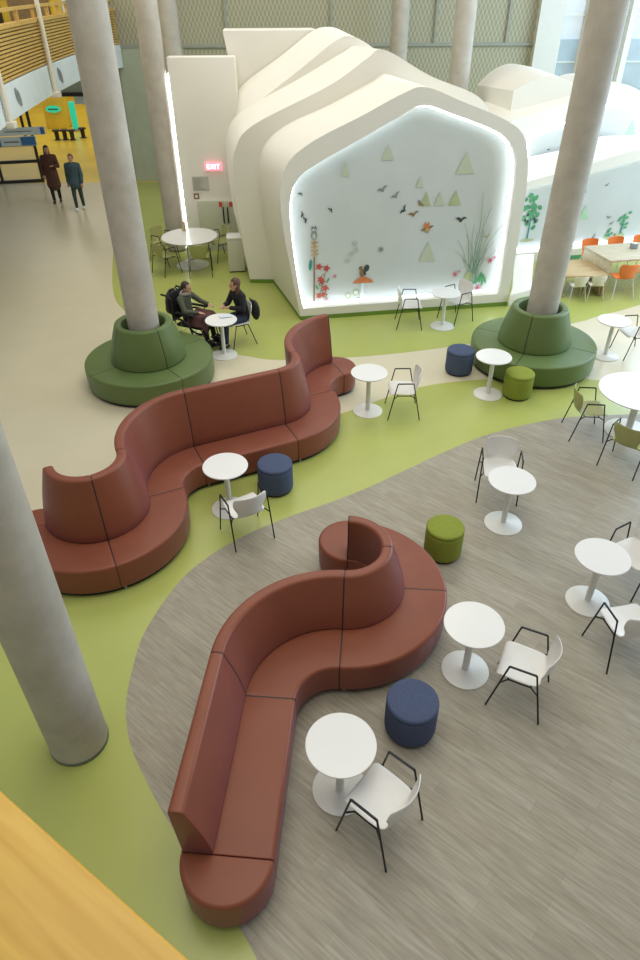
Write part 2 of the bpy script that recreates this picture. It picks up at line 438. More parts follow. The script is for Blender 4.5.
column('concrete column behind the big round table with olive chairs', (-3.83, 18.25), (-.0, 0), .265)
column('concrete column standing far behind the top of the tall white wall', (-4.53, 24.6), (0, 0), .30)
column('concrete column rising behind the front gable of the white pavilion', (3.87, 21.0), (.0, 0), .27)
column('thin-looking far concrete column against the mesh wall above the pavilion roof', (2.58, 24.9), (0, 0), .27)

# ------------------------------------------------------------------ cafe tables
def table_parts(t, R0, Rb, rc, H=.735):
    bm = newbm(); lathe(bm, [(0, H - .024), (R0 - .012, H - .024), (R0 - .002, H - .016), (R0, H - .006), (R0 - .004, H), (0, H)], 64); obj('tabletop', bm, 'white', t)
    bm = newbm(); lathe(bm, [(0, .02), (rc, .02), (rc, H - .03), (rc + .06, H - .028), (rc + .06, H - .0245), (0, H - .0245)], 24); obj('column', bm, 'whitemetal', t)
    bm = newbm(); lathe(bm, [(0, 0), (Rb, 0), (Rb, .008), (Rb - .01, .014), (rc + .03, .022), (rc + .012, .03), (0, .03)], 56); obj('base', bm, 'whitemetal', t)
tb = [((.161, 3.099), 'small round white table in front of the low sofa, nearest the bottom of the photo'),
      ((1.528, 4.388), 'small round white table right of the low sofa, behind the near blue pouf'),
      ((2.464, 6.756), 'small round white table with a white chair tucked behind it on the wood floor'),
      ((3.141, 5.346), 'small round white table with two white chairs at the right edge'),
      ((-1.256, 7.113), 'small round white table in the hollow of the high-backed sofa'),
      ((2.974, 10.236), 'small round white table between a blue and a green pouf'),
      ((5.549, 11.689), 'small round white table right of the right-hand green round sofa'),
      ((-1.855, 11.837), 'small round white table where two people sit'),
      ((.819, 9.694), 'small round white table at the far end of the high-backed sofa'),
      ((2.602, 13.112), 'small round white table just before the lit mural')]
T0 = None
for (x, y), lab in tb:
    if T0 is None:
        T0 = thing('cafe_table', lab, 'table', (x, y, .003), 0, 'small round cafe tables'); table_parts(T0, .302, .250, .037)
    else: dup(T0, (x, y, .003), 0, lab)
TB = thing('round_table', 'large round white table with olive chairs at the right edge', 'table', (5.0, 9.02, .003), 0, 'large round tables'); table_parts(TB, .625, .37, .055)
dup(TB, (-3.24, 16.98, .003), 0, 'large round white table before the pale double door, ringed by olive chairs').scale = (1.12, 1.12, 1)

# ------------------------------------------------------------------ poufs
def pouf(lab, x, y, m, r=.25, grp='round poufs'):
    t = thing('pouf', lab, 'stool', (x, y, .003), random.uniform(0, 3), grp)
    h = .455
    bm = newbm(); lathe(bm, [(0, .03), (r - .02, .03), (r - .006, .045), (r, .08), (r, h - .10), (r - .002, h - .058), (r - .006, h - .052)], 56); obj('body', bm, m, t)
    bm = newbm(); lathe(bm, [(0, h - .06), (r - .008, h - .052), (r - .001, h - .04)] + arcp(r - .028, h - .027, .027, 0, 80) + [(r * .6, h + .004), (0, h + .007)], 56); obj('seat_pad', bm, m, t)
    bm = newbm(); lathe(bm, [(0, 0), (r - .03, 0), (r - .03, .031), (0, .031)], 40); obj('plinth', bm, 'black', t)
pouf('dark blue felt pouf beside the low sofa, nearest in the photo', .862, 3.717, 'bluefab')
pouf('olive green felt pouf on the wood floor right of the low sofa', 1.555, 6.19, 'greenfab', .238)
pouf('dark blue felt pouf against the middle of the high-backed sofa', -.637, 7.564, 'bluefab')
pouf('slate blue felt pouf left of the right-hand green round sofa', 2.597, 11.088, 'bluefab')
pouf('lime green felt pouf in front of the right-hand green round sofa', 3.463, 10.188, 'greenfab')

# ------------------------------------------------------------------ chairs
def shell_bm(w=.46, waist=.33, bw=.46, th=.011):
    prof = [(.245, .425), (.235, .443), (.20, .450), (.12, .448), (.02, .440), (-.08, .436), (-.15, .438), (-.195, .455), (-.222, .495), (-.238, .55), (-.250, .62), (-.262, .70), (-.272, .77), (-.276, .80)]
    wid = [w - .06, w - .02, w, w, w, w - .005, w - .03, w - .09, waist, waist + .02, bw - .02, bw, bw - .01, bw - .06]
    bm = newbm(); nu = 12; rows = []
    for i, ((y, z), ww) in enumerate(zip(prof, wid)):
        row = []
        tb_ = max(0, min(1, (i - 6) / 3))
        for k in range(nu + 1):
            s = -1 + 2 * k / nu
            dy = .075 * tb_ * s * s; dz = .018 * (1 - tb_) * s * s * (1 if i > 1 else .5)
            if i == len(prof) - 1: dz -= .012 * s ** 4
            row.append(bm.verts.new((s * ww / 2, y + dy, z + dz)))
        rows.append(row)
    for a, b in zip(rows, rows[1:]):
        for k in range(nu): bm.faces.new((a[k], a[k + 1], b[k + 1], b[k]))
    return bm
def make_chair(name, label, cat, m, fm='steel', arms=True, group=None, scale=1.):
    t = thing(name, label, cat, (0, 0, 0), 0, group)
    s = obj('seat_shell', shell_bm(), m, t, ang=80)
    md = s.modifiers.new('thick', 'SOLIDIFY'); md.thickness = .012; md.offset = 0
    md = s.modifiers.new('sub', 'SUBSURF'); md.levels = 1; md.render_levels = 1
    r = .0095
    for sx in (-1, 1):
        X = .275 * sx; Xa = .265 * sx
        if arms:
            f0, f1, b1, b0 = (X, .265, .0), (Xa, .135, .66), (Xa, -.125, .66), (X, -.26, .0)
        else:
            f0, f1, b1, b0 = (X * .95, .25, 0), (Xa * .72, .13, .425), (Xa * .72, -.12, .425), (X * .95, -.26, 0)
        for a, b in ((f0, f1), (b0, b1)):
            bm = newbm(); tube(bm, [a, b], r, 8)
            bm2 = bm; obj('leg', bm2, fm, t)
        if arms:
            bm = newbm(); tube(bm, [f1, ((f1[0]), .125, .672), (b1[0], -.115, .672), b1], r * 1.25, 8); obj('armrest', bm, fm, t)
        bm = newbm()
        if arms:
            def on(a, b, z):
                k = (z - a[2]) / (b[2] - a[2]); return Vector(a).lerp(Vector(b), k)
            pf = on(f0, f1, .40); pb = on(b0, b1, .40)
            tube(bm, [pf, (X * .8, .12, .425), (X * .8, -.10, .425), pb], r * .9, 8)
        else:
            tube(bm, [f1, b1], r, 8)
        obj('side_rail', bm, fm, t)
    bm = newbm()
    for y in (.12, -.10): tube(bm, [(-.22 if arms else -.19, y, .423), (.22 if arms else .19, y, .423)], r * .9, 8)
    obj('cross_bars', bm, fm, t)
    return t
def place(proto, used, x, y, ang, label, group=None):
    rz = R(ang) - PI / 2
    if not used[0]:
        used[0] = True; proto.location = (x, y, .003); proto.rotation_euler = (0, 0, rz); proto['label'] = label
        if group: proto['group'] = group
        return proto
    return dup(proto, (x, y, .003), rz, label, group)
cw = make_chair('armchair', '', 'chair', 'shell'); u = [False]; G = 'white shell armchairs'
place(cw, u, .50, 2.775, 140, 'white shell armchair with black frame at the table nearest the bottom', G)
place(cw, u, 2.02, 4.10, 154, 'white shell armchair with black frame right of the table by the near blue pouf', G)
place(cw, u, 2.50, 7.42, 261, 'white shell armchair facing us behind the table on the wood floor', G)
place(cw, u, 3.74, 5.70, 210, 'white shell armchair cut by the right edge, behind the right-edge small table', G)
place(cw, u, 3.24, 4.63, 100, 'white shell armchair cut by the right edge, in front of the right-edge small table', G)
place(cw, u, -.97, 6.585, 119, 'white shell armchair seen from behind before the high-backed sofa', G)
place(cw, u, 1.40, 9.665, 180, 'white shell armchair in profile at the far end of the high-backed sofa', G)
place(cw, u, 1.89, 13.2, -2, 'white shell armchair left of the table at the lit mural', G)
place(cw, u, 2.93, 13.45, 211, 'white shell armchair right of the table at the lit mural', G)
place(cw, u, 6.06, 11.78, 187, 'white shell armchair cut by the right edge behind the right green round sofa', G)
co = make_chair('armchair', '', 'chair', 'olive'); u = [False]; G = 'olive shell armchairs'
place(co, u, 4.236, 8.98, -5, 'olive shell armchair in profile left of the large table at the right edge', G)
place(co, u, 4.55, 8.055, 45, 'olive shell armchair seen from behind, cut by the right edge', G)
place(co, u, -3.80, 16.42, 45, 'olive shell armchair front left of the far large round table', G)
place(co, u, -2.92, 16.28, 97, 'olive shell armchair seen from behind at the front of the far large round table', G)
place(co, u, -4.03, 17.42, -30, 'olive shell armchair back left of the far large round table beside the column', G)
place(co, u, -2.56, 17.45, 215, 'olive shell armchair right of the far large round table by the door', G)
cg = make_chair('side_chair', 'pale grey side chair the woman in black sits on', 'chair', 'shell', arms=False)
cg.location = (-1.60, 12.43, .003); cg.rotation_euler = (0, 0, R(208) - PI / 2)

# ------------------------------------------------------------------ white gabled pavilion
class Plane:
    def __init__(s, o, d): s.o = Vector((o[0], o[1], 0)); s.d = Vector((d[0], d[1], 0)).normalized(); s.n = Vector((-s.d.y, s.d.x, 0))
    def p(s, a, z, back=0.): return s.o + s.d * a + s.n * back + Vector((0, 0, z))
PA = Plane((-.344, 13.483), (4.49, .707)); PB = Plane((-1.65, 15.7), (1, -.03)); PC = Plane((-2, 17.2), (1, 0)); PD = Plane((-2, 18.6), (1, 0))
def cr2(pts, n=6): return [(p.x, p.y) for p in catmull([(a, b, 0) for a, b in pts], n)]
def loft(bm, A, B):
    a = [bm.verts.new(p) for p in A]; b = [bm.verts.new(p) for p in B]
    for i in range(len(a) - 1): bm.faces.new((a[i], a[i + 1], b[i + 1], b[i]))
    return a, b
Aout = [(-.04, 0), (-.2, .95), (-.35, 1.9), (-.38, 2.66), (-.20, 3.15), (.30, 3.50), (1.14, 3.86), (1.90, 4.20), (2.33, 4.30), (3.01, 4.07), (4.0, 3.70), (4.42, 3.36), (4.60, 2.63), (4.63, 1.65), (4.63, .8), (4.62, 0)]
Ain = [(.01, .25), (-.1, .95), (-.20, 1.9), (-.19, 2.5), (-.02, 2.86), (.35, 3.10), (1.10, 3.46), (1.85, 3.82), (2.33, 4.01), (3.0, 3.82), (3.85, 3.52), (4.22, 3.20), (4.36, 2.7), (4.39, 1.65), (4.40, .8), (4.39, .28)]
Abk = [(.56, 0), (.46, .9), (.37, 1.7), (.35, 2.43), (.47, 2.98), (.95, 3.40), (1.91, 3.80), (2.75, 4.2), (3.05, 4.33), (3.66, 4.1), (4.6, 3.75), (5.0, 3.4), (5.2, 2.7), (5.25, 1.65), (5.25, .8), (5.25, 0)]
Bfr = [(0, 0), (-.1, .8), (-.17, 1.57), (-.22, 2.43), (-.12, 2.97), (.30, 3.42), (1.91, 4.14), (2.65, 4.60), (3.0, 4.74), (3.93, 4.30), (4.97, 3.92), (5.3, 3.4), (5.4, 2.7), (5.4, 1.6), (5.4, .8), (5.4, 0)]
Bbk = [(.12, 0), (-.02, .8), (-.12, 1.5), (-.17, 2.6), (-.03, 3.2), (.45, 3.56), (1.6, 4.1), (2.55, 4.58), (2.9, 4.68), (3.7, 4.32), (4.7, 3.8), (5.3, 3.2), (5.5, 2.5), (5.5, 1.6), (5.5, .8), (5.5, 0)]
Cfr = [(.17, 0), (.05, .8), (.0, 1.5), (.0, 2.6), (.14, 3.2), (.62, 3.62), (1.6, 4.26), (2.35, 4.77), (2.72, 4.88), (3.2, 4.68), (4.0, 4.12), (4.8, 3.5), (5.1, 2.7), (5.1, 1.6), (5.1, .8), (5.1, 0)]
Cbk = [(.0, 0), (-.08, .8), (-.1, 1.5), (-.1, 2.6), (.02, 3.55), (.28, 3.90), (1.15, 4.43), (1.85, 4.88), (2.2, 4.98), (2.6, 4.9), (3.4, 4.45), (4.4, 3.7), (5.0, 2.7), (5.0, 1.6), (5.0, .8), (5.0, 0)]
house = thing('pavilion', 'white gabled pavilion of nested rounded shells framing the large lit mural', 'pavilion', (0, 0, 0))
def close_ring(vs_list): pass
def frontwall(bm, pl, pts, back=0.):
    vs = [bm.verts.new(pl.p(a, z, back)) for a, z in pts]; bm.faces.new(vs)
# front frame with reveal
ao = cr2(Aout); ai = cr2(Ain)
bm = newbm()
O = [bm.verts.new(PA.p(a, z)) for a, z in ao]; I = [bm.verts.new(PA.p(a, z)) for a, z in ai]
n_ = len(O)
for i in range(n_ - 1): bm.faces.new((O[i], O[i + 1], I[i + 1], I[i]))
bm.faces.new((O[0], I[0], I[-1], O[-1]))
I2 = [bm.verts.new(PA.p(a, z, .34)) for a, z in ai]
for i in range(n_ - 1): bm.faces.new((I[i], I[i + 1], I2[i + 1], I2[i]))
bm.faces.new((I[0], I2[0], I2[-1], I[-1]))
K = [bm.verts.new(PB.p(a, z)) for a, z in cr2(Abk)]
for i in range(n_ - 1): bm.faces.new((O[i], K[i], K[i + 1], O[i + 1]))
obj('front_shell', bm, 'plaster', house, ang=50)
bm = newbm()
cxy = [(a, z) for a, z in ai]
vs = [bm.verts.new(PA.p(a, z, .335)) for a, z in ai]; vs2 = [bm.verts.new(PA.p(a, z, .36)) for a, z in ai]
bm.faces.new(vs); bm.faces.new(vs2[::-1])
for i in range(n_): bm.faces.new((vs[i], vs[(i + 1) % n_], vs2[(i + 1) % n_], vs2[i]))
obj('mural_panel', bm, 'panel', house, smooth=False)
def inset(pts, d):
    cx = sum(a for a, z in pts) / len(pts); cz = sum(z for a, z in pts) / len(pts)
    out = []
    n = len(pts)
    for i in range(n):
        a0 = pts[(i - 1) % n]; a1 = pts[(i + 1) % n]
        t = Vector((a1[0] - a0[0], a1[1] - a0[1])); t.normalize()
        nn = Vector((-t.y, t.x))
        if nn.dot(Vector((cx - pts[i][0], cz - pts[i][1]))) < 0: nn = -nn
        out.append((pts[i][0] + nn.x * d, pts[i][1] + nn.y * d))
    return out
bm = newbm(); li = inset(ai, .03)
tube(bm, [PA.p(a, z, .21) for a, z in li] + [PA.p(li[0][0], li[0][1], .21)], .018, 8)
obj('led_strip', bm, 'led', house)
def shell(pf, F, pb, B, name):
    bm = newbm()
    f = [bm.verts.new(pf.p(a, z)) for a, z in cr2(F)]; b = [bm.verts.new(pb.p(a, z)) for a, z in cr2(B)]
    n = len(f)
    for i in range(n - 1): bm.faces.new((f[i], b[i], b[i + 1], f[i + 1]))
    bm.faces.new(f); bm.faces.new(b[::-1])
    return obj(name, bm, 'plaster', house, ang=50)
shell(PB, Bfr, PC, Bbk, 'middle_shell')
shell(PC, Cfr, PD, Cbk, 'rear_shell')
bm = newbm()
pts = cr2([(.1, 0), (.1, 2.5), (.05, 3.3), (-.05, 4.0), (-.20, 4.92)], 5) + [(2.0, 4.92), (2.0, 0)]
f = [bm.verts.new(PD.p(a, z, .02)) for a, z in pts]; b = [bm.verts.new(PD.p(a - .12, z - (.02 if z > 4 else 0), 1.4)) for a, z in pts]
n = len(f)
for i in range(n): bm.faces.new((f[i], b[i], b[(i + 1) % n], f[(i + 1) % n]))
bm.faces.new(f); bm.faces.new(b[::-1])
obj('rear_block', bm, 'plaster', house, ang=40)
M['skirt'] = mat('green_skirting', (.16, .27, .035), .5, noise=.05)
for p0, p1 in ((PA.p(-.04, .004), PA.p(4.62, .004)), (PB.p(.56, .004), PA.p(-.04, .004)), (PB.p(0, .004), PB.p(.56, .004)), (PC.p(.12, .004), PB.p(0, .004))):
    dd = (p1 - p0).normalized(); nn_ = Vector((-dd.y, dd.x, 0)); bm = newbm()
    vs = [bm.verts.new(p0 - nn_ * .012), bm.verts.new(p1 - nn_ * .012), bm.verts.new(p1 - nn_ * .012 + Vector((0, 0, .085))), bm.verts.new(p0 - nn_ * .012 + Vector((0, 0, .085)))]
    vs2 = [bm.verts.new(v.co + nn_ * .011) for v in vs]
    bm.faces.new(vs); bm.faces.new(vs2[::-1])
    for i in range(4): bm.faces.new((vs[i], vs[(i + 1) % 4], vs2[(i + 1) % 4], vs2[i]))
    obj('skirting', bm, 'skirt', house, smooth=False)

# ---- right hand gable (second pavilion)
d2 = Vector((1, .2, 0)).normalized()
P2 = Plane((6.884, 17.241), (d2.x, d2.y)); n2_ = Vector((-d2.y, d2.x, 0)); o3 = Vector((6.884, 17.241, 0)) + n2_ * 1.9
P3 = Plane((o3.x, o3.y), (d2.x, d2.y)); P2b = P3; P3b = Plane((o3.x + n2_.x * 2.2, o3.y + n2_.y * 2.2), (d2.x, d2.y))
h2 = thing('pavilion', 'lower white gabled pavilion with lit green plant mural behind the orange chairs', 'pavilion', (0, 0, 0))
def gable(t, pl, out, inn, plb, bk, depth, names, ledr=.02, panel='panel', ins=.03):
    o_ = cr2(out, 5); i_ = cr2(inn, 5); k_ = cr2(bk, 5)
    bm = newbm()
    O = [bm.verts.new(pl.p(a, z)) for a, z in o_]; I = [bm.verts.new(pl.p(a, z)) for a, z in i_]; I2 = [bm.verts.new(pl.p(a, z, depth)) for a, z in i_]
    K = [bm.verts.new(plb.p(a, z)) for a, z in k_]
    n = len(O)
    for i in range(n - 1):
        bm.faces.new((O[i], O[i + 1], I[i + 1], I[i])); bm.faces.new((I[i], I[i + 1], I2[i + 1], I2[i])); bm.faces.new((O[i], K[i], K[i + 1], O[i + 1]))
    bm.faces.new((O[0], I[0], I[-1], O[-1])); bm.faces.new((I[0], I2[0], I2[-1], I[-1]))
    obj(names[0], bm, 'plaster', t, ang=50)
    bm = newbm(); v1 = [bm.verts.new(pl.p(a, z, depth - .005)) for a, z in i_]; v2 = [bm.verts.new(pl.p(a, z, depth + .02)) for a, z in i_]
    bm.faces.new(v1); bm.faces.new(v2[::-1])
    for i in range(n): bm.faces.new((v1[i], v1[(i + 1) % n], v2[(i + 1) % n], v2[i]))
    obj(names[1], bm, panel, t, smooth=False)
    bm = newbm(); li = inset(i_, ins)
    tube(bm, [pl.p(a, z, depth - .035) for a, z in li] + [pl.p(li[0][0], li[0][1], depth - .035)], ledr, 8)
    obj('led_strip', bm, 'led', t)
g_out = [(-2.1, 0), (-2.12, .5), (-2.15, 1.1), (-2.13, 1.65), (-2.05, 1.90), (-1.85, 2.0), (-1.1, 2.15), (-.37, 2.31), (.93, 2.60), (2.0, 2.85), (2.9, 2.70), (3.3, 2.3), (3.35, 1.2), (3.3, 0)]
g_in = [(-1.93, .27), (-1.94, .6), (-1.96, 1.0), (-1.96, 1.4), (-1.94, 1.7), (-1.8, 1.84), (-1.1, 1.95), (-.37, 2.08), (.93, 2.33), (1.9, 2.5), (2.5, 2.3), (2.75, 2.0), (2.8, 1.1), (2.8, .29)]
g_bk = [(-2.1, 0), (-2.1, .5), (-2.1, 1.2), (-2.1, 1.75), (-2.0, 1.98), (-1.6, 2.05), (-1.0, 2.12), (0, 2.28), (.7, 2.48), (1.15, 2.54), (1.6, 2.45), (2.3, 2.1), (2.8, 1.2), (2.8, 0)]
gable(h2, P2, g_out, g_in, P2b, g_bk, .30, ('front_shell', 'mural_panel'))
h3_out = [(-1.9, 0), (-1.95, 1.2), (-1.95, 2.2), (-1.88, 2.75), (-1.70, 2.97), (-.91, 3.16), (-.02, 3.38), (.5, 3.54), (.95, 3.67), (1.25, 3.70), (1.5, 3.65), (1.9, 3.47), (2.5, 3.0), (2.8, 1.5), (2.8, 0)]
h3_in = [(-1.05, 1.95), (-1.05, 2.1), (-1.1, 2.3), (-1.12, 2.5), (-1.05, 2.65), (-.6, 2.79), (-.08, 2.94), (.45, 3.11), (.92, 3.27), (1.25, 3.34), (1.6, 3.33), (1.9, 3.22), (2.25, 2.9), (2.4, 2.4), (2.4, 1.95)]
h3_bk = [(a - .2, z + .04 * (z > 2)) for a, z in h3_out]
gable(h2, P3, h3_out, h3_in, P3b, h3_bk, .12, ('upper_shell', 'upper_panel'), .028, 'panel', .05)
# low platform linking both pavilions
bm = newbm(); poly_prism(bm, [(4.23, 14.13), (4.79, 14.46), (5.5, 16.9), (4.95, 16.75), (4.4, 14.6)], .003, .27)
tag(obj('plinth_block', bm, 'plaster', None, smooth=False, bevel=.01), 'low white plinth between the large pavilion and the right green round sofa', 'plinth')
# rounded hood standing on the rear roof
blk = newbm()
f = [blk.verts.new((a, 19.6, z)) for a, z in cr2([(5.05, 3.55), (5.3, 3.68), (5.6, 3.80), (5.97, 3.87), (6.46, 3.76), (6.95, 3.5)], 6) + [(6.95, 2.9), (5.05, 2.9)]]
b = [blk.verts.new((a, 21.6, z)) for a, z in cr2([(4.51, 3.46), (4.83, 3.77), (5.22, 3.95), (5.58, 3.95), (6.22, 3.82), (6.85, 3.60)], 6) + [(6.85, 2.9), (4.51, 2.9)]]
n = len(f)
for i in range(n): blk.faces.new((f[i], b[i], b[(i + 1) % n], f[(i + 1) % n]))
blk.faces.new(f); blk.faces.new(b[::-1])
obj('roof_hood', blk, 'plaster', h2, ang=40)

# ------------------------------------------------------------------ tall white wall with double door, exit sign
YW = 18.2
bm = newbm(); box(bm, -3.51, -1.92, YW, YW + .35, 0, 4.445)
struct(obj('wall_inner', bm, 'plaster', None, bevel=.02))
bm = newbm(); box(bm, -3.54, -3.515, YW, YW + .025, .02, 4.12)
tag(obj('light_strip', bm, 'ledwall', None, smooth=False), 'tall thin white light strip on the left edge of the tall white wall', 'light')
door = thing('door_1', '', '', (0, 0, 0)); del door['label']; del door['category']; door['kind'] = 'structure'
bm = newbm(); box(bm, -3.2, -2.12, YW - .045, YW - .002, .0, 1.31); obj('door_frame', bm, 'plaster', door, smooth=False)
for x0, x1 in ((-3.16, -2.435), (-2.425, -2.14)):
    bm = newbm(); box(bm, x0, x1, YW - .07, YW - .046, .01, 1.27); obj('door_leaf', bm, 'doorp', door, smooth=False)
for x in (-2.485, -2.37):
    bm = newbm(); tube(bm, [(x, YW - .07, .72), (x, YW - .12, .76), (x, YW - .12, 1.08), (x, YW - .07, 1.12)], .02, 8); obj('door_handle', bm, 'black2', door)
for x in (-2.545, -2.28):
    bm = newbm(); box(bm, x - .045, x + .045, YW - .08, YW - .071, 1.13, 1.25); obj('red_notice', bm, 'red', door, smooth=False)
def text(name, s, size, loc, rot, m, parent=None, ext=.004, align='CENTER'):
    cu = bpy.data.curves.new(name, 'FONT'); cu.body = s; cu.size = size; cu.extrude = ext; cu.align_x = align; cu.align_y = 'CENTER'
    tmp = bpy.data.objects.new(name, cu); COL.objects.link(tmp)
    dg = bpy.context.evaluated_depsgraph_get(); me = bpy.data.meshes.new_from_object(tmp.evaluated_get(dg))
    bpy.data.objects.remove(tmp)
    o = bpy.data.objects.new(name, me); COL.objects.link(o); me.materials.clear(); me.materials.append(M[m])
    o.location = loc; o.rotation_euler = rot
    if parent is not None: o.parent = parent
    return o
ex = thing('exit_sign', 'lit red exit sign on the tall white wall above the double door', 'sign', (-2.645, YW - .04, 2.10))
bm = newbm(); box(bm, -.21, .21, -.04, .035, -.09, .09); obj('sign_box', bm, 'exitred', ex, smooth=False)
text('letters', 'EXIT', .165, (0, -.045, 0), (PI / 2, 0, 0), 'exitwhite', ex)
po = thing('wall_notice', 'grey printed notice board on the tall white wall below the exit sign', 'notice', (-3.02, YW - .01, 1.69))
bm = newbm(); box(bm, -.21, .21, -.015, .005, -.17, .17); obj('board', bm, mat('notice_grey', (.50, .51, .42), .5, noise=.05), po, smooth=False)
bm = newbm()
for i in range(9): box(bm, -.17, -.17 + random.uniform(.15, .34), -.019, -.0155, .12 - i * .032, .13 - i * .032)
obj('printed_lines', bm, 'inkgrey', po, smooth=False)
sw = thing('wall_switch', 'small dark square switch on the wall under the grey notice', 'switch', (-3.16, YW - .01, 1.385))
bm = newbm(); box(bm, -.07, .07, -.02, .005, -.07, .07); obj('plate', bm, 'stickbrown', sw, bevel=.006)
bm = newbm(); box(bm, -.03, .03, -.028, -.019, -.03, .03); obj('button', bm, 'white', sw, smooth=False)
# bin
bn = thing('waste_bin', 'ivory rectangular waste bin standing by the pavilion side wall', 'bin', (-2.06, 16.62, .003), R(6))
bm = newbm(); box(bm, -.2, .2, -.2, .2, 0.02, .80); obj('body', bm, 'binw', bn, bevel=.02)
bm = newbm(); box(bm, -.205, .205, -.205, .205, .805, .86); obj('lid', bm, 'white', bn, bevel=.015)
bm = newbm(); box(bm, -.19, .19, -.19, .19, 0, .02); obj('base', bm, 'black', bn, smooth=False)
# small white item on round table
it = thing('menu_holder', 'small white menu holder standing on the far large round table', 'holder', (-3.42, 17.32, .742))
bm = newbm(); box(bm, -.05, .05, -.03, .03, 0, .012); obj('foot', bm, 'white', it, bevel=.004)
bm = newbm(); box(bm, -.045, .045, -.004, .004, .012, .24); obj('card', bm, 'sticktan', it, smooth=False)

# ------------------------------------------------------------------ mural stickers
def flat(bm, pts2, pl, back=.33, th=.005):
    """pts2: polygon in (s,z) on plane pl"""
    a = [bm.verts.new(pl.p(x, z, back - th)) for x, z in pts2]; b = [bm.verts.new(pl.p(x, z, back)) for x, z in pts2]
    try: bm.faces.new(a); bm.faces.new(b[::-1])
    except Exception: return
    n = len(a)
    for i in range(n): bm.faces.new((a[i], a[(i + 1) % n], b[(i + 1) % n], b[i]))
def blob(cx, cz, rx, rz, rot=0., n=12, wob=0.):
    out = []
    for i in range(n):
        a = 2 * PI * i / n; q = 1 + (wob if i % 2 else -wob)
        x, z = rx * math.cos(a) * q, rz * math.sin(a) * q
        out.append((cx + x * math.cos(rot) - z * math.sin(rot), cz + x * math.sin(rot) + z * math.cos(rot)))
    return out
def star(cx, cz, r, n=6): return [(cx + r * (1 if i % 2 == 0 else .5) * math.cos(2 * PI * i / (2 * n)), cz + r * (1 if i % 2 == 0 else .5) * math.sin(2 * PI * i / (2 * n))) for i in range(2 * n)]
BK = .325
def sticker(name, label, m, polys, pl=PA, parts=(), group=None):
    if parts:
        t = thing(name, label, 'wall sticker', (0, 0, 0), 0, group)
        for pi_, (pn, pm, pp) in enumerate(parts):
            bm = newbm()
            for j, q in enumerate(pp): flat(bm, q, pl, BK - .0012 * pi_, .004 + .0007 * (j % 4))
            obj(pn, bm, pm, t, smooth=False)
        return t
    bm = newbm()
    for j, q in enumerate(polys): flat(bm, q, pl, BK, .004 + .0007 * (j % 4))
    return tag(obj(name, bm, m, None, smooth=False), label, 'wall sticker', group)
GT = 'olive triangle stickers on the mural'
def tri(x, z, w, h): return [(x - w / 2, z), (x + w / 2, z), (x, z + h)]
# values are (s,z) on the plane of the front pavilion
for (px, pz, w, h, m_, lab) in [(.95, 2.78, .16, .29, 'stickpale', 'faint pale olive triangle high at the left of the large mural'),
                       (1.78, 3.04, .26, .29, 'stickpale', 'pale olive triangle near the top of the large mural, left of its peak'),
                       (3.39, 2.73, .39, .41, 'stickpale', 'largest pale olive triangle at the upper right of the large mural'),
                       (2.63, 2.14, .22, .29, 'stickolive', 'darkest olive triangle, left one of the row of three'),
                       (2.92, 2.14, .22, .27, 'stickpale', 'faint pale triangle in the middle of the row of three'),
                       (3.25, 2.13, .27, .30, 'stickolive', 'olive triangle at the right of the row of three'),
                       (2.47, 2.51, .14, .22, 'stickpale', 'small faint pale triangle above the row of three'),
                       (2.77, 1.00, .36, .42, 'stickpale', 'pale olive triangle low in the middle of the large mural')]:
    sticker('triangle_sticker', lab, m_, [tri(px, pz, w, h)], group=GT)
sticker('owl_sticker', 'grey owl perched on a striped post in the lower left of the large mural', '', None, parts=[
    ('owl_body', 'inkgrey', [blob(.31, 1.68, .065, .10), blob(.31, 1.79, .06, .05)]),
    ('owl_face', 'stickpale', [blob(.29, 1.79, .02, .02), blob(.335, 1.79, .02, .02), blob(.31, 1.66, .03, .055)]),
    ('owl_ears', 'stickdark', [tri(.275, 1.82, .04, .05), tri(.345, 1.82, .04, .05)]),
    ('striped_post', 'sticktan', [[(.29, 1.24), (.34, 1.24), (.34, 1.58), (.29, 1.58)]] + [[(.24, z), (.40, z + .012), (.40, z + .04), (.24, z + .03)] for z in (1.27, 1.35, 1.43, 1.51)]),
    ('stem', 'stickbrown', [[(.275, .2), (.315, .2), (.325, 1.24), (.295, 1.24)]])])
sticker('leaf_sticker', 'teal hanging leaf left of the striped post', 'stickteal', [blob(.225, 1.07, .035, .12, -.1)])
reds = [(.41, 1.02), (.57, .98), (.44, .75), (.54, .55), (.41, .39), (.47, .70), (.52, .40)]
sticker('flower_sticker', 'climbing red lilies with pink blossoms beside the striped post', '', None, parts=[
    ('petals', 'stickred', [star(x, z, .085, 5) for x, z in reds]), ('pink_blossoms', 'stickpink', [star(.57, .30, .06), star(.75, .80, .05)]),
    ('stems', 'stickbrown', [[(.38, .3), (.392, .3), (.57, .95), (.56, .95)], [(.50, .3), (.51, .3), (.45, .7), (.44, .7)]]),
    ('leaves', 'stickgreen', [blob(.36, .58, .02, .06, .5), blob(.60, .72, .02, .06, -.5), blob(.55, .36, .02, .05)]),
    ('berries', 'stickdark', [blob(.42, .62, .014, .014), blob(.50, .85, .014, .014), blob(.62, .52, .014, .014), blob(.47, .50, .014, .014)])])
sticker('squirrel_sticker', 'brown squirrel sitting on an orange toadstool in the lower left of the mural', '', None, parts=[
    ('squirrel_body', 'stickbrown', [blob(1.34, .83, .05, .10), blob(1.31, .94, .045, .04)]),
    ('squirrel_tail', 'stickdark', [blob(1.44, .93, .06, .08, -.4), blob(1.40, .83, .03, .06, .3)]),
    ('toadstool_cap', 'stickorange', [[(1.14, .615), (1.61, .61), (1.54, .69), (1.38, .76), (1.22, .70)]]),
    ('toadstool_stem', 'signwhite', [[(1.31, .26), (1.41, .26), (1.39, .61), (1.33, .61)]])])
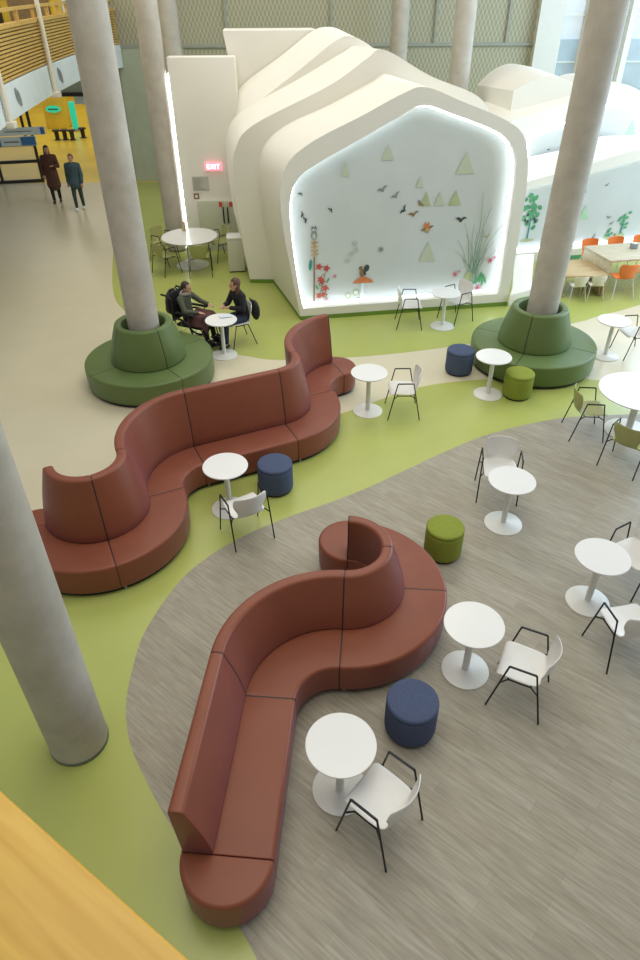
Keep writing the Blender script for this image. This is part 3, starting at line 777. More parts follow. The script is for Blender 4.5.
sticker('mushroom_sticker', 'yellow-green round fungi below the toadstool', '', None, parts=[
    ('round_caps', 'stickolive', [blob(1.05, .35, .065, .065), blob(1.22, .41, .075, .08)]),
    ('inner_caps', 'signwhite', [blob(1.05, .35, .035, .035), blob(1.22, .41, .045, .045)]),
    ('leaf', 'stickgreen', [blob(1.27, .25, .09, .035, .2)])])
def bird(x, z, s, a=0.):
    pts = [(-1, .1), (-.55, .38), (-.2, .3), (0, .12), (.2, .35), (.5, .5), (1, .35), (.55, .2), (.25, -.05), (.05, -.42), (-.25, -.2), (-.6, .05)]
    return [(x + s * (p * math.cos(a) - q * math.sin(a)), z + s * (p * math.sin(a) + q * math.cos(a))) for p, q in pts]
for (x, z, s, a, m_, lab) in [(.05, 2.50, .05, 2.6, 'stickdark', 'dark bird at the far left of the mural, the highest one'),
                    (.08, 2.10, .06, 1.3, 'stickdark', 'dark bird at the left edge, upper of the pair above the owl'),
                    (.14, 2.00, .07, 1.8, 'stickdark', 'dark bird at the left edge, lower of the pair above the owl'),
                    (.66, 2.17, .06, 2.2, 'stickdark', 'lone dark bird right of and above the owl'),
                    (1.71, 2.50, .10, .3, 'inkgrey', 'grey swooping bird, left of the two in the middle'),
                    (1.99, 2.37, .09, .5, 'inkgrey', 'grey gliding bird, right of the two in the middle'),
                    (2.18, 2.09, .09, .9, 'stickdark', 'dark curled bird left of the row of triangles'),
                    (2.39, 1.99, .10, .1, 'stickbrown', 'brown bird under the darkest triangle'),
                    (2.51, 2.19, .08, -.9, 'stickbrown', 'small brown bird on the left side of the darkest triangle'),
                    (3.43, 1.83, .11, -.1, 'stickdark', 'dark duck flying at the right above the reeds'),
                    (4.06, 1.45, .07, .1, 'stickolive', 'small olive bird inside the reeds')]:
    sticker('bird_sticker', lab, m_, [bird(x, z, s * 1.2, a)], group='bird stickers on the mural')
sticker('fox_sticker', 'tawny animal riding brown wings in the middle of the mural', '', None, parts=[
    ('tawny_body', 'stickorange', [blob(2.69, 1.73, .07, .05, .3), tri(2.66, 1.76, .05, .08), tri(2.73, 1.77, .05, .07)]),
    ('brown_wings', 'stickbrown', [bird(2.72, 1.66, .15, .2)]), ('tan_belly', 'sticktan', [blob(2.72, 1.66, .06, .035)])])
sticker('rosette_sticker', 'round grey rosette between squirrel and triangles', 'inkgrey', [star(1.74, 1.31, .065, 7)])
M['faintgrey'] = mat('faint_grey', (.50, .54, .51), .6, noise=.05)
for x, z in ((1.18, 1.47), (1.21, 1.33), (1.03, 1.11), (1.1, 1.25)):
    sticker('twig_sticker', 'faint grey blossom outline above the squirrel', 'faintgrey', [star(x, z, .07, 5)], group='faint blossom outlines above the squirrel')
rd = []; rdc = random.Random(4)
tips = [(3.41, 1.41), (3.53, 1.75), (3.87, 2.36), (4.17, 1.62), (3.73, 1.73), (4.36, 1.7), (3.36, 1.2), (3.6, 1.5), (3.95, 1.9), (4.25, 1.35), (3.82, 1.55), (4.05, 2.05), (3.5, 1.1), (4.3, 1.15), (3.68, 1.25), (4.1, 1.2), (3.9, 1.35), (3.98, 1.6)]
for i, (tx, tz) in enumerate(tips):
    x0 = 3.86 + rdc.uniform(-.10, .10); z0 = .48; pts = []
    for k in range(8):
        t = k / 7; pts.append((x0 + (tx - x0) * t ** 1.6 + .02 * math.sin(9 * t + i), z0 + (tz - z0) * t))
    w = .0065
    rd.append([(p[0] - w * (1 - .6 * q / 7), p[1]) for q, p in enumerate(pts)] + [(p[0] + w * (1 - .6 * q / 7), p[1]) for q, p in reversed(list(enumerate(pts)))])
M['reed'] = mat('sticker_reed', (.22, .36, .27), .6, noise=.2)
sticker('reed_sticker', 'tall thin green reeds with a mossy clump at the right of the large mural', '', None, parts=[
    ('reed_stems', 'reed', rd), ('clump', 'stickolive', [blob(3.76, .60, .11, .11, 0, 12, .1)]),
    ('low_leaves', 'stickgreen', [blob(3.93 + .05 * k, .50 + .035 * (k % 3), .03, .13, -.6 + .25 * k, 8) for k in range(5)])])
GP = 'pink flower stickers round the reeds'
for x, z, s_, lab in ((3.44, .67, .075, 'pink blossom left of the reeds'), (4.21, .93, .085, 'dark pink blossom right of the reeds'), (4.00, .33, .08, 'pink blossom at the foot of the reeds')):
    sticker('blossom_sticker', lab, '', None, parts=[('petals', 'stickpink', [star(x, z, s_), star(x + .09, z + .06, s_ * .5)]), ('centre', 'stickred', [blob(x, z, s_ * .3, s_ * .3)])], group=GP)
# right mural
def tree_st(lab, x, z, s, h, dens=16):
    lv = [blob(x + random.gauss(0, .13) * s, z + h * .62 + random.gauss(0, .2) * s, .065 * s, .045 * s, random.uniform(0, 3), 8) for _ in range(dens)]
    sticker('plant_sticker', lab, '', None, pl=P2, parts=[('leaves', 'stickgreen', lv), ('trunk', 'stickteal', [[(x - .02, z), (x + .02, z), (x + .03, z + h * .7), (x, z + h * .7)]]),
        ('ground_tuft', 'stickolive', [blob(x, z, .18 * s, .04)])] + ([] if dens < 20 else [('berries', 'stickdark', [blob(x + random.gauss(0, .1), z + h * .45 + random.gauss(0, .12), .03, .04) for _ in range(5)])]))
BK = .285
tree_st('leafy green plant left of the column in the right-hand mural', -1.52, .50, 1.1, 1.15, 30)
tree_st('green plant with a pale figure at the right of the right-hand mural', 1.12, .46, .8, .55, 14)
tree_st('low green bush in the right-hand mural above the orange chairs', .80, .40, .7, .15, 12)
sticker('triangle_sticker', 'mint green triangle beside the column in the right-hand mural', 'stickmint', [tri(-.05, .93, .26, .36)], pl=P2)
for (x, z, s_, a, lab) in ((-.15, 1.59, .07, 1., 'dark bird just right of the column in the right-hand mural'), (.41, 1.73, .07, .4, 'small grey bird high in the right-hand mural'), (.67, .93, .08, -.3, 'grey bird in the middle of the right-hand mural'), (.80, .77, .08, .3, 'grey bird above the low green bush'), (.37, .46, .09, .7, 'grey bird low in the right-hand mural')):
    sticker('bird_sticker', lab, 'inkgrey', [bird(x, z, s_, a)], pl=P2, group='bird stickers on the right-hand mural')
BK = .11
sticker('triangle_sticker', 'mint green triangle in the upper lit gable at the right edge', 'stickmint', [tri(1.86, 2.45, .36, .42)], pl=P3)
sticker('bird_sticker', 'tiny dark bird low in the upper lit gable', 'stickdark', [bird(-.42, 2.25, .05, 0)], pl=P3)

# ------------------------------------------------------------------ back walls
bm = newbm(); box(bm, -7.35, 7.1, 26.0, 26.25, 4.16, 8)
struct(obj('wall_back', bm, 'mesh', None, smooth=False))
bm = newbm(); box(bm, -7.35, -4.4, 25.95, 26.2, 0, 4.10)
struct(obj('wall_back', bm, 'panelgrey', None, smooth=False))
bm = newbm(); box(bm, -4.4, 7.1, 26.0, 26.25, 0, 4.10)
struct(obj('wall_back', bm, 'mesh', None, smooth=False))
bm = newbm(); box(bm, -7.35, 7.1, 25.93, 26.02, 4.09, 4.17)
struct(obj('trim_1', bm, 'grey', None, smooth=False))
for i, x in enumerate((-5.5, -2.94, .45, 3.85, 6.2)):
    bm = newbm(); box(bm, x - .035, x + .035, 25.93, 26.0, 4.17, 8)
    struct(obj('trim_%d' % (i + 2), bm, 'grey', None, smooth=False))
for i, x in enumerate((-6.75, -6.62)):
    bm = newbm(); box(bm, x - .015, x + .015, 25.93, 25.95, 0, 4.08)
    struct(obj('trim_%d' % (i + 7), bm, 'grey', None, smooth=False))
# header over the opening to the yellow hall
bm = newbm(); box(bm, -8.85, -7.35, 26.0, 26.3, 2.83, 4.15)
struct(obj('wall_left', bm, 'panelgrey', None, smooth=False))
bm = newbm(); box(bm, -8.85, -7.35, 25.9, 26.0, 2.72, 2.83)
struct(obj('trim_9', bm, 'black2', None, smooth=False))
bm = newbm(); box(bm, -8.4, -7.4, 26.2, 26.3, 2.45, 2.70)
struct(obj('trim_10', bm, 'fascia', None, smooth=False))
bm = newbm(); box(bm, -30, -4, 48, 48.2, 0, 6)
struct(obj('wall_far', bm, 'yellow', None, smooth=False))
# right windows
fr = thing('window_1', 'x', 'window'); 
for k in ('label', 'category'): del fr[k]
fr['kind'] = 'structure'
bm = newbm(); box(bm, 7.1, 7.9, 25.7, 26.1, 0, 8); obj('window_frame', bm, 'whitemetal', fr, smooth=False)
for x in (8.72, 9.55, 10.1):
    bm = newbm(); box(bm, x - .09, x + .09, 25.7, 26.1, 0, 8); obj('window_frame', bm, 'whitemetal', fr, smooth=False)
for z in (4.92, 2.0):
    bm = newbm(); box(bm, 7.9, 15, 25.85, 25.95, z - .035, z + .035); obj('window_frame', bm, 'whitemetal', fr, smooth=False)
bm = newbm(); box(bm, 7.9, 15, 25.98, 26.0, 0, 8); obj('pane', bm, 'glass', fr, smooth=False)
bd = thing('building', 'pale blue clad building seen through the tall windows', 'building', (0, 0, 0))
bm = newbm(); box(bm, 6, 30, 34, 40, -1, 12); obj('facade', bm, 'clad', bd, smooth=False)
bm = newbm(); box(bm, 8, 26, 33.9, 33.99, .5, 3.75); obj('window_band', bm, 'extglass', bd, smooth=False)
bm = newbm(); 
for i in range(10): box(bm, 8.5 + i * 1.6, 8.56 + i * 1.6, 33.85, 33.9, .5, 3.75)
box(bm, 8, 26, 33.85, 33.9, 2.9, 2.96)
obj('mullions', bm, 'fascia', bd, smooth=False)

# ------------------------------------------------------------------ balcony upper left
bp = catmull([(-5.1, 10.0, 0), (-5.9, 13.0, 0), (-6.32, 15.48, 0), (-6.66, 18.7, 0), (-6.82, 21.2, 0), (-6.88, 23.0, 0), (-6.75, 24.6, 0), (-6.45, 25.9, 0)], 8)
def ribbon(bm, path, off0, off1, z0, z1):
    pts = []
    for i, p in enumerate(path):
        t = (path[min(i + 1, len(path) - 1)] - path[max(i - 1, 0)]); t.z = 0; t.normalize(); n = Vector((-t.y, t.x, 0))   # points left (away from the atrium)
        pts.append((p + n * off0, p + n * off1))
    rings = [[bm.verts.new((a.x, a.y, z0)), bm.verts.new((b.x, b.y, z0)), bm.verts.new((b.x, b.y, z1)), bm.verts.new((a.x, a.y, z1))] for a, b in pts]
    for a, b in zip(rings, rings[1:]):
        for k in range(4): bm.faces.new((a[k], a[(k + 1) % 4], b[(k + 1) % 4], b[k]))
    bm.faces.new(rings[0]); bm.faces.new(rings[-1][::-1])
bal = thing('balcony', 'curved upper balcony with horizontal wooden slats and white fascia', 'balcony', (0, 0, 0))
bm = newbm(); ribbon(bm, bp, 0, .12, 3.56, 4.19); obj('fascia', bm, 'fascia', bal, ang=40)
bm = newbm(); ribbon(bm, bp, .12, 4.5, 3.9, 4.15); obj('deck', bm, 'grey', bal, smooth=False)
bm = newbm(); ribbon(bm, bp, .10, .12, 4.2, 5.08); obj('parapet_backing', bm, 'stickbrown', bal, ang=40)
bm = newbm()
for i in range(13): ribbon(bm, bp, .03, .075, 4.215 + i * .067, 4.215 + i * .067 + .042)
obj('slats', bm, 'slat', bal, smooth=False)
bm = newbm(); ribbon(bm, bp, .0, .16, 5.08, 5.16); obj('parapet_cap', bm, 'slat', bal, smooth=False)
bm = newbm(); ribbon(bm, bp, .02, .13, 5.36, 5.42); obj('handrail', bm, 'slat', bal, smooth=False)
for i in range(6, len(bp) - 2, 4):
    p = bp[i]; t = (bp[i + 1] - bp[i - 1]).normalized(); n = Vector((-t.y, t.x, 0)); q = p + n * .075
    bm = newbm(); box(bm, q.x - .04, q.x + .04, q.y - .04, q.y + .04, 5.16, 5.36); obj('rail_post', bm, 'slat', bal, smooth=False)
def near(y): return min(range(len(bp)), key=lambda i: abs(bp[i].y - y))
def at_bp(y):
    for a, b in zip(bp, bp[1:]):
        if a.y <= y <= b.y: return a.lerp(b, (y - a.y) / (b.y - a.y))
for y in (19.4, 15.0):
    p = at_bp(y); lab = 'cream steel hanger rod before the wooden slats, the %s one' % ('complete upper' if y > 16 else 'left edge')
    t = thing('hanger_rod', lab, 'rod', (p.x + .075, p.y - .02, 3.5))
    bm = newbm(); tube(bm, [(0, 0, .1), (0, 0, 5)], .055, 12); obj('rod', bm, 'rod', t)
    bm = newbm(); box(bm, -.10, .10, -.10, .10, 0, .12); obj('bracket', bm, 'rod', t, bevel=.01)
    bm = newbm(); box(bm, -.36, -.001, -.35, .35, .1, .42); 
    bm.free()
for y in (20.35, 16.3):
    p = at_bp(y); i = near(y); t_ = (bp[i + 1] - bp[i - 1]).normalized()
    lab = 'small dark leaf emblem on the white balcony fascia, %s' % ('the one nearer the near column' if y > 18 else 'the one at the left edge')
    t = thing('emblem', lab, 'emblem', (p.x + .012, p.y, 3.9), math.atan2(t_.y, t_.x))
    bm = newbm()
    for k, (dx, dz, rr) in enumerate(((-.03, .02, .5), (.03, -.04, .5))):
        pts = blob(dx * 2, dz, .10, .17, rr, 14)
        a = [bm.verts.new((x, -.006, z)) for x, z in pts]; b = [bm.verts.new((x, 0, z)) for x, z in pts]
        bm.faces.new(a); bm.faces.new(b[::-1])
        for q in range(14): bm.faces.new((a[q], a[(q + 1) % 14], b[(q + 1) % 14], b[q]))
    obj('leaves', bm, 'inkgrey', t, smooth=False)
# upper floor behind balcony
bm = newbm(); box(bm, -14, -7.36, 26.4, 26.6, 4.15, 8)
struct(obj('wall_upper', bm, 'yellow', None, smooth=False))
bm = newbm(); box(bm, -12.5, -12.3, 8, 26.3, 4.15, 8)
struct(obj('wall_upper', bm, 'doorp', None, smooth=False))
for i, (x, w_, m_) in enumerate(((-10.4, .3, 'black2'), (-9.3, 1.3, 'stickbrown'), (-7.85, .7, 'clad'))):
    bm = newbm(); box(bm, x - w_ / 2, x + w_ / 2, 26.25, 26.38, 4.15, 6.6)
    struct(obj('door_%d' % (i + 2), bm, m_, None, smooth=False))

# ------------------------------------------------------------------ glazed entrance screen, sign, yellow hall
gs = thing('glass_partition', 'black framed glass entrance screen at the left edge behind the person in brown', 'partition', (0, 0, 0))
E0 = Vector((-12.4, 25.5, 0)); E1 = Vector((-10.02, 26.0, 0)); ed = (E1 - E0).normalized(); En = Vector((-ed.y, ed.x, 0))
def ebox(bm, s0, s1, z0, z1, d=.04):
    m_ = Matrix(((ed.x, En.x, 0, E0.x), (ed.y, En.y, 0, E0.y), (0, 0, 1, 0), (0, 0, 0, 1)))
    box(bm, s0, s1, -d, d, z0, z1, m_)
Ls = (E1 - E0).length
for z in (.05, .70, 1.25):
    bm = newbm(); ebox(bm, 0, Ls, z - .05, z + .05); obj('rail', bm, 'black2', gs, smooth=False)
for s in (.75, 1.0, Ls - .05):
    bm = newbm(); ebox(bm, s - .045, s + .045, 0, 2.9 if s > 1.5 else 1.3, .045); obj('mullion', bm, 'black2', gs, smooth=False)
bm = newbm(); ebox(bm, Ls - .32, Ls - .24, 1.3, 2.9, .045); obj('mullion', bm, 'black2', gs, smooth=False)
bm = newbm(); ebox(bm, 0, Ls, .05, 1.25, .008); obj('pane', bm, 'glass', gs, smooth=False)
sg = thing('info_sign', 'long blue and white information sign above the glass screen at the left edge', 'sign', (0, 0, 0))
def sbox(name, m_, s0, s1, z0, z1, d0, d1):
    mm = Matrix(((ed.x, En.x, 0, E0.x), (ed.y, En.y, 0, E0.y), (0, 0, 1, 0), (0, 0, 0, 1)))
    bm = newbm(); box(bm, s0, s1, d0, d1, z0, z1, mm); obj(name, bm, m_, sg, smooth=False)
sbox('board', 'signwhite', .3, Ls + .05, 1.22, 1.52, -.09, -.05)
sbox('upper_board', 'signwhite', 1.2, Ls + .42, 1.55, 1.80, -.09, -.05)
sbox('blue_panel', 'signblue', .3, 1.3, 1.22, 1.52, -.11, -.091)
sbox('blue_panel', 'signblue', 1.98, Ls + .03, 1.24, 1.50, -.11, -.091)
sbox('printed_line', 'inkgrey', 1.4, 1.9, 1.33, 1.38, -.10, -.091)
sbox('printed_line', 'inkgrey', 1.5, 2.4, 1.66, 1.69, -.10, -.091)
sbox('dark_symbol', 'signblue', Ls + .27, Ls + .40, 1.57, 1.78, -.10, -.091)
ki = thing('kiosk', 'yellow kiosk with a green oval sign in the yellow hall', 'kiosk', (-12.95, 37.3, 0))
bm = newbm(); box(bm, -.52, .52, -.4, .4, 0, 1.55); obj('body', bm, 'yellow', ki, bevel=.03)
bm = newbm(); box(bm, -.6, .6, -.45, .45, 1.55, 1.7); obj('roof', bm, 'sticktan', ki, bevel=.02)
bm = newbm(); lathe(bm, [(0, 0), (.36, 0), (.36, .05), (0, .05)], 32)
bmesh.ops.transform(bm, matrix=Matrix.Translation((0, -.41, .85)) @ Matrix.Rotation(PI / 2, 4, 'X') @ Matrix.Diagonal((1, .42, 1, 1)), verts=bm.verts)
obj('oval_sign', bm, 'teal', ki)
bm = newbm(); box(bm, -.24, .24, -.47, -.46, .82, .88); obj('printed_line', bm, 'ink', ki, smooth=False)
gl = thing('light_column', 'slim upright green light panel in the yellow hall', 'light', (-11.8, 36.2, 0))
bm = newbm(); box(bm, -.12, .12, -.1, .1, .1, 1.25); obj('lit_panel', bm, 'teal', gl, bevel=.02)
bm = newbm(); box(bm, -.16, .16, -.16, .16, 0, .1); obj('base', bm, 'grey', gl, smooth=False)
st0 = thing('bar_stool', 'small black bar stool in a row before the yellow kiosk', 'stool', (0, 0, 0), 0, 'black stools before the yellow kiosk')
bm = newbm(); lathe(bm, [(0, .36), (.17, .36), (.18, .39), (.16, .43), (0, .43)], 20); obj('seat', bm, 'black2', st0)
bm = newbm(); lathe(bm, [(0, 0), (.15, 0), (.14, .03), (.09, .05), (.10, .36), (0, .36)], 20); obj('pedestal', bm, 'black2', st0)
for i, (x, y) in enumerate(((-12.0, 33.9), (-11.65, 33.95), (-11.3, 33.9), (-10.95, 34.4))):
    if i == 0: st0.location = (x, y, 0)
    else: dup(st0, (x, y, 0), 0, st0['label'])
lp = thing('display_cabinet', 'orange and grey display cabinet beside the green light panel', 'cabinet', (-10.6, 38.5, 0))
bm = newbm(); box(bm, -1.0, 1.0, -.3, .3, 0, 1.5); obj('body', bm, 'grey', lp, bevel=.02)
bm = newbm(); box(bm, -.98, -.5, -.33, -.301, .2, 1.4); obj('front_panel', bm, 'stickorange', lp, smooth=False)

# ------------------------------------------------------------------ foreground wooden hand rail
a = Vector((-.536, .569, 0)); b = Vector((-.183, .327, 0)); dr = (b - a).normalized(); nn = Vector((dr.y, -dr.x, 0))   # towards the camera side
if nn.dot(Vector((0, 0, 0)) - a) < 0: nn = -nn
rl = thing('handrail', 'golden wooden balustrade rail crossing the bottom left corner', 'handrail', (a.x, a.y, 4.80), math.atan2(dr.y, dr.x))
bm = newbm(); box(bm, -2.2, 2.2, -.165, 0, -.04, 0); obj('top_board', bm, 'woodrail', rl, bevel=.006)
bm = newbm(); box(bm, -2.2, 2.2, -.20, -.166, -.07, -.012); obj('inner_trim', bm, 'woodrail', rl, bevel=.006)
bm = newbm(); box(bm, -2.2, 2.2, -.13, -.05, -1.2, -.04); obj('panel', bm, 'woodrail', rl, smooth=False)

# ------------------------------------------------------------------ wooden tables and small chairs on the right
def wtable(name, label, c, pts, z, m_, th=.045):
    t = thing(name, label, 'table', (0, 0, 0.003))
    bm = newbm(); poly_prism(bm, pts, z - th, z); obj('tabletop', bm, m_, t, bevel=.006)
    for e in ((0, 3), (1, 2)):
        p, q = Vector((*pts[e[0]], 0)), Vector((*pts[e[1]], 0)); dd = (q - p).normalized(); n2 = Vector((-dd.y, dd.x, 0))
        cen = sum((Vector((*w, 0)) for w in pts), Vector()) / 4
        if n2.dot(cen - p) < 0: n2 = -n2
        p = p + dd * .02; q = q - dd * .02
        bm = newbm(); poly_prism(bm, [(p + n2 * .01)[:2], (q + n2 * .01)[:2], (q + n2 * .06)[:2], (p + n2 * .06)[:2]], 0, z - th - .001); obj('side_panel', bm, m_, t, bevel=.004)
    return t
wtable('children_table', 'low oak children table under the end of the long grey oak table', 0, [(5.55, 14.62), (6.56, 14.68), (6.42, 15.72), (5.45, 15.68)], .5, 'oak')
wtable('long_table', 'long grey oak table with orange chairs by the right-hand mural', 0, [(6.60, 14.86), (9.4, 15.38), (9.15, 16.45), (6.33, 15.92)], .76, 'oakgrey')
bx = thing('napkin_box', 'small grey box on the long grey oak table', 'box', (7.43, 15.72, .765), .2)
bm = newbm(); box(bm, -.07, .07, -.06, .06, 0, .11); obj('body', bm, 'inkgrey', bx, bevel=.008)
bm = newbm(); box(bm, -.05, .05, -.045, .045, .111, .125); obj('napkins', bm, 'white', bx, bevel=.004)
ck = make_chair('children_chair', '', 'chair', 'kid', 'kid', arms=False)
ck.location = (5.85, 14.55, .003); ck.rotation_euler = (0, 0, R(92) - PI / 2); ck.scale = (.72, .72, .72)
ck['label'] = 'small pale children chair at the low oak table, left of two'
c2 = dup(ck, (6.28, 14.60, .003), R(88) - PI / 2, 'small pale children chair at the low oak table, right of two')
ck['group'] = c2['group'] = 'small pale children chairs'
cor = make_chair('side_chair', '', 'chair', 'orange', 'whitemetal', arms=False); u = [False]; G = 'orange chairs at the long table'
place(cor, u, 6.90, 14.74, 96, 'orange shell chair on the near side of the long oak table, fully in view', G)
place(cor, u, 7.58, 14.87, 98, 'orange shell chair on the near side of the long table, cut by the right edge', G)
place(cor, u, 6.66, 16.12, 282, 'orange shell chair on the far side of the long oak table, nearest the column', G)
place(cor, u, 7.34, 16.27, 282, 'orange shell chair on the far side of the long oak table, middle one', G)
place(cor, u, 8.02, 16.42, 282, 'orange shell chair on the far side of the long oak table, at the right edge', G)
sw2 = thing('wall_vent', 'small green wall plate at floor level behind the long table', 'plate', (0, 0, 0))
bm = newbm(); flat(bm, [(-.45, .02), (.2, .02), (.2, .12), (-.45, .12)], P2, -.002, .008); obj('plate', bm, 'stickgreen', sw2, smooth=False)

# ------------------------------------------------------------------ people
def skin_mesh(name, verts, edges, m_, parent, voxel=None, extra=None, sub=1):
    """one continuous tapering surface grown along the skeleton edges"""
    bm = bmesh.new()
    rr = lambda r: Vector((r[0], r[1], (r[0] + r[1]) / 2)) if isinstance(r, tuple) else Vector((r, r, r))
    for a, b in edges:
        pa, ra = verts[a][0], rr(verts[a][1]); pb, rb = verts[b][0], rr(verts[b][1])
        n = max(2, int((pb - pa).length / (min(min(ra), min(rb)) * .35)))
        for k in range(n + 1):
            t = k / n; r = ra.lerp(rb, t)
            bmesh.ops.create_icosphere(bm, subdivisions=1 if max(r) < .02 else 2, radius=1, matrix=Matrix.Translation(pa.lerp(pb, t)) @ Matrix.Diagonal((r.x, r.y, r.z, 1)))
    if extra: extra(bm)
    me = bpy.data.meshes.new(name); bm.to_mesh(me); bm.free()
    o = bpy.data.objects.new(name, me); COL.objects.link(o)
    rm = o.modifiers.new('rm', 'REMESH'); rm.mode = 'VOXEL'; rm.voxel_size = voxel or .01; rm.use_smooth_shade = True
    sm = o.modifiers.new('sm', 'SMOOTH'); sm.factor = .5; sm.iterations = 3
    dg = bpy.context.evaluated_depsgraph_get(); m2 = bpy.data.meshes.new_from_object(o.evaluated_get(dg))
    o.modifiers.clear(); o.data = m2; bpy.data.meshes.remove(me); m2.name = name
    for p in m2.polygons: p.use_smooth = True
    m2.materials.clear(); m2.materials.append(M[m_]); o.parent = parent
    return o
def person(label, loc, ang, J, top, bottom, hair, shoe='shoe', coat_len=None, hairlong=False, s=1., bulk=1.):
    t = thing('person', label, 'person', loc, R(ang) - PI / 2); t.scale = (s, s, s)
    V = lambda k: Vector(J[k])
    vs = []; es = []; idx = {}
    def add(k, r, par=None, p=None):
        vs.append((Vector(p) if p is not None else V(k), r)); idx[k] = len(vs) - 1
        if par: es.append((idx[par], idx[k]))
    add('pelvis', (.13, .10)); add('waist', (.12, .09), 'pelvis'); add('chest', (.15, .105), 'waist'); add('neckb', .06, 'chest'); add('neck', .05, 'neckb'); add('headc', .055, 'neck')
    for sd in 'LR':
        add('sh' + sd, .055, 'chest'); add('el' + sd, .042, 'sh' + sd); add('wr' + sd, .027, 'el' + sd)
        w = V('wr' + sd); e = V('el' + sd); d = (w - e).normalized()
        side = d.cross(Vector((0, 0, 1)));
        if side.length < .1: side = Vector((0, 1, 0))
        side.normalize(); up = side.cross(d).normalized()
        add('pm' + sd, .028, 'wr' + sd, w + d * .05)
        pm = w + d * .07
        for f in range(4):
            o_ = side * (.028 - .018 * f); ln = (.06, .072, .068, .052)[f]
            add('k%d' % f + sd, .0105, 'pm' + sd, pm + o_ + d * .015)
            add('m%d' % f + sd, .0095, 'k%d' % f + sd, pm + o_ * 1.1 + d * (.015 + ln * .5) - up * .006)
            add('t%d' % f + sd, .008, 'm%d' % f + sd, pm + o_ * 1.05 + d * (.015 + ln * .92) - up * .024)
        add('th1' + sd, .011, 'pm' + sd, w + d * .035 + side * .038); add('th2' + sd, .009, 'th1' + sd, w + d * .075 + side * .052)
        add('hp' + sd, .085, 'pelvis'); add('kn' + sd, .058, 'hp' + sd); add('an' + sd, .038, 'kn' + sd); add('to' + sd, .032, 'an' + sd)
    hc = V('headc'); look = Vector(J.get('look', (0, 1, 0))).normalized()
    yaw = math.atan2(look.y, look.x) - PI / 2
    HM = Matrix.Translation(hc + Vector((0, 0, .07))) @ Matrix.Rotation(yaw, 4, 'Z')
    def headx(bm):
        sphere(bm, (0, 0, 0), 1, 24, 16, (.076, .094, .112), HM)
        sphere(bm, (0, 0, 0), 1, 14, 10, (.052, .06, .06), HM @ Matrix.Translation((0, .03, -.075)))
        sphere(bm, (0, 0, 0), 1, 10, 8, (.014, .022, .026), HM @ Matrix.Translation((0, .098, -.018)))
        sphere(bm, (0, 0, 0), 1, 10, 8, (.026, .012, .009), HM @ Matrix.Translation((0, .086, -.058)))
        for sx in (-1, 1):
            sphere(bm, (0, 0, 0), 1, 10, 8, (.012, .022, .034), HM @ Matrix.Translation((.078 * sx, -.005, -.012)))
    # move HM effect: sphere() builds Translation(c) @ mtx @ scale -> extra translation is inside mtx
    skin_mesh('body', vs, es, 'skin', t, .006, headx)
    bm = newbm()
    for sx in (-1, 1): sphere(bm, (0, 0, 0), 1, 8, 6, (.012, .008, .009), HM @ Matrix.Translation((.03 * sx, .083, .0)))
    obj('eyes', bm, 'ink', t)
    # hair
    bm = newbm()
    sphere(bm, (0, 0, 0), 1, 20, 14, (.088, .10, .108), HM @ Matrix.Translation((0, -.018, .024)))
    geom = [v for v in bm.verts]
    inv = HM.inverted()
    kill = [v for v in bm.verts if (inv @ v.co).y > .045 and (inv @ v.co).z < .062]
    bmesh.ops.delete(bm, geom=kill, context='VERTS')
    if hairlong:
        for sx in (-1, 0, 1):
            sphere(bm, (0, 0, 0), 1, 14, 12, (.042, .045, .16), HM @ Matrix.Translation((.055 * sx, -.055 if sx == 0 else -.035, -.09)))
    obj('hair', bm, hair, t)
    # trousers
    vs = []; es = []; idx = {}
    add('pelvis', (.140, .112)); add('waist', (.130, .10), 'pelvis')
    for sd in 'LR':
        add('hp' + sd, .098, 'pelvis'); add('kn' + sd, .068, 'hp' + sd)
        an = V('an' + sd).lerp(V('kn' + sd), .08); add('an' + sd, .052, 'kn' + sd, an)
    skin_mesh('trousers', vs, es, bottom, t, .011)
    # top / coat
    vs = []; es = []; idx = {}; B = bulk
    add('waist', (.145 * B, .115 * B)); add('pelvis', (.165 * B, .135 * B), 'waist')
    if coat_len:
        add('hem', (.185 * B, .155 * B), 'pelvis', V('pelvis') + Vector((0, .01, -coat_len)))
    add('chest', (.168 * B, .125 * B), 'waist'); add('neckb', .08, 'chest')
    for sd in 'LR':
        add('sh' + sd, .07 * B, 'chest'); add('el' + sd, .057 * B, 'sh' + sd); add('wr' + sd, .043 * B, 'el' + sd, V('wr' + sd).lerp(V('el' + sd), .06))
    skin_mesh('coat' if coat_len else 'jacket', vs, es, top, t, .011)
    for sd in 'LR':
        an = V('an' + sd); to = V('to' + sd); d = (to - an); d.z = 0; d.normalize()
        bm = newbm()
        c = Vector((an.x, an.y, to.z)) + d * .05
        rot = Matrix.Rotation(math.atan2(d.y, d.x) - PI / 2, 4, 'Z')
        sphere(bm, c + Vector((0, 0, .012)), 1, 14, 10, (.048, .135, .05), rot)
        for v in bm.verts:
            if v.co.z < c.z - .03: v.co.z = c.z - .03
        obj('shoe', bm, shoe, t)
    return t, HM
def stand_pose(step=.12, armf=.06):
    J = {}
    J['pelvis'] = (0, 0, .93); J['waist'] = (0, 0, 1.08); J['chest'] = (0, .0, 1.30); J['neckb'] = (0, 0, 1.42); J['neck'] = (0, .01, 1.48); J['headc'] = (0, .015, 1.53)
    for sd, sx in (('L', -1), ('R', 1)):
        st = step * sx
        J['sh' + sd] = (.175 * sx, 0, 1.375); J['el' + sd] = (.235 * sx, -.03 - armf * sx, 1.10); J['wr' + sd] = (.235 * sx, .07 - armf * sx, .87)
        J['hp' + sd] = (.09 * sx, 0, .87); J['kn' + sd] = (.095 * sx, .04 + st * .6, .48); J['an' + sd] = (.09 * sx, st, .085); J['to' + sd] = (.1 * sx, st + .14, .035)
    return J
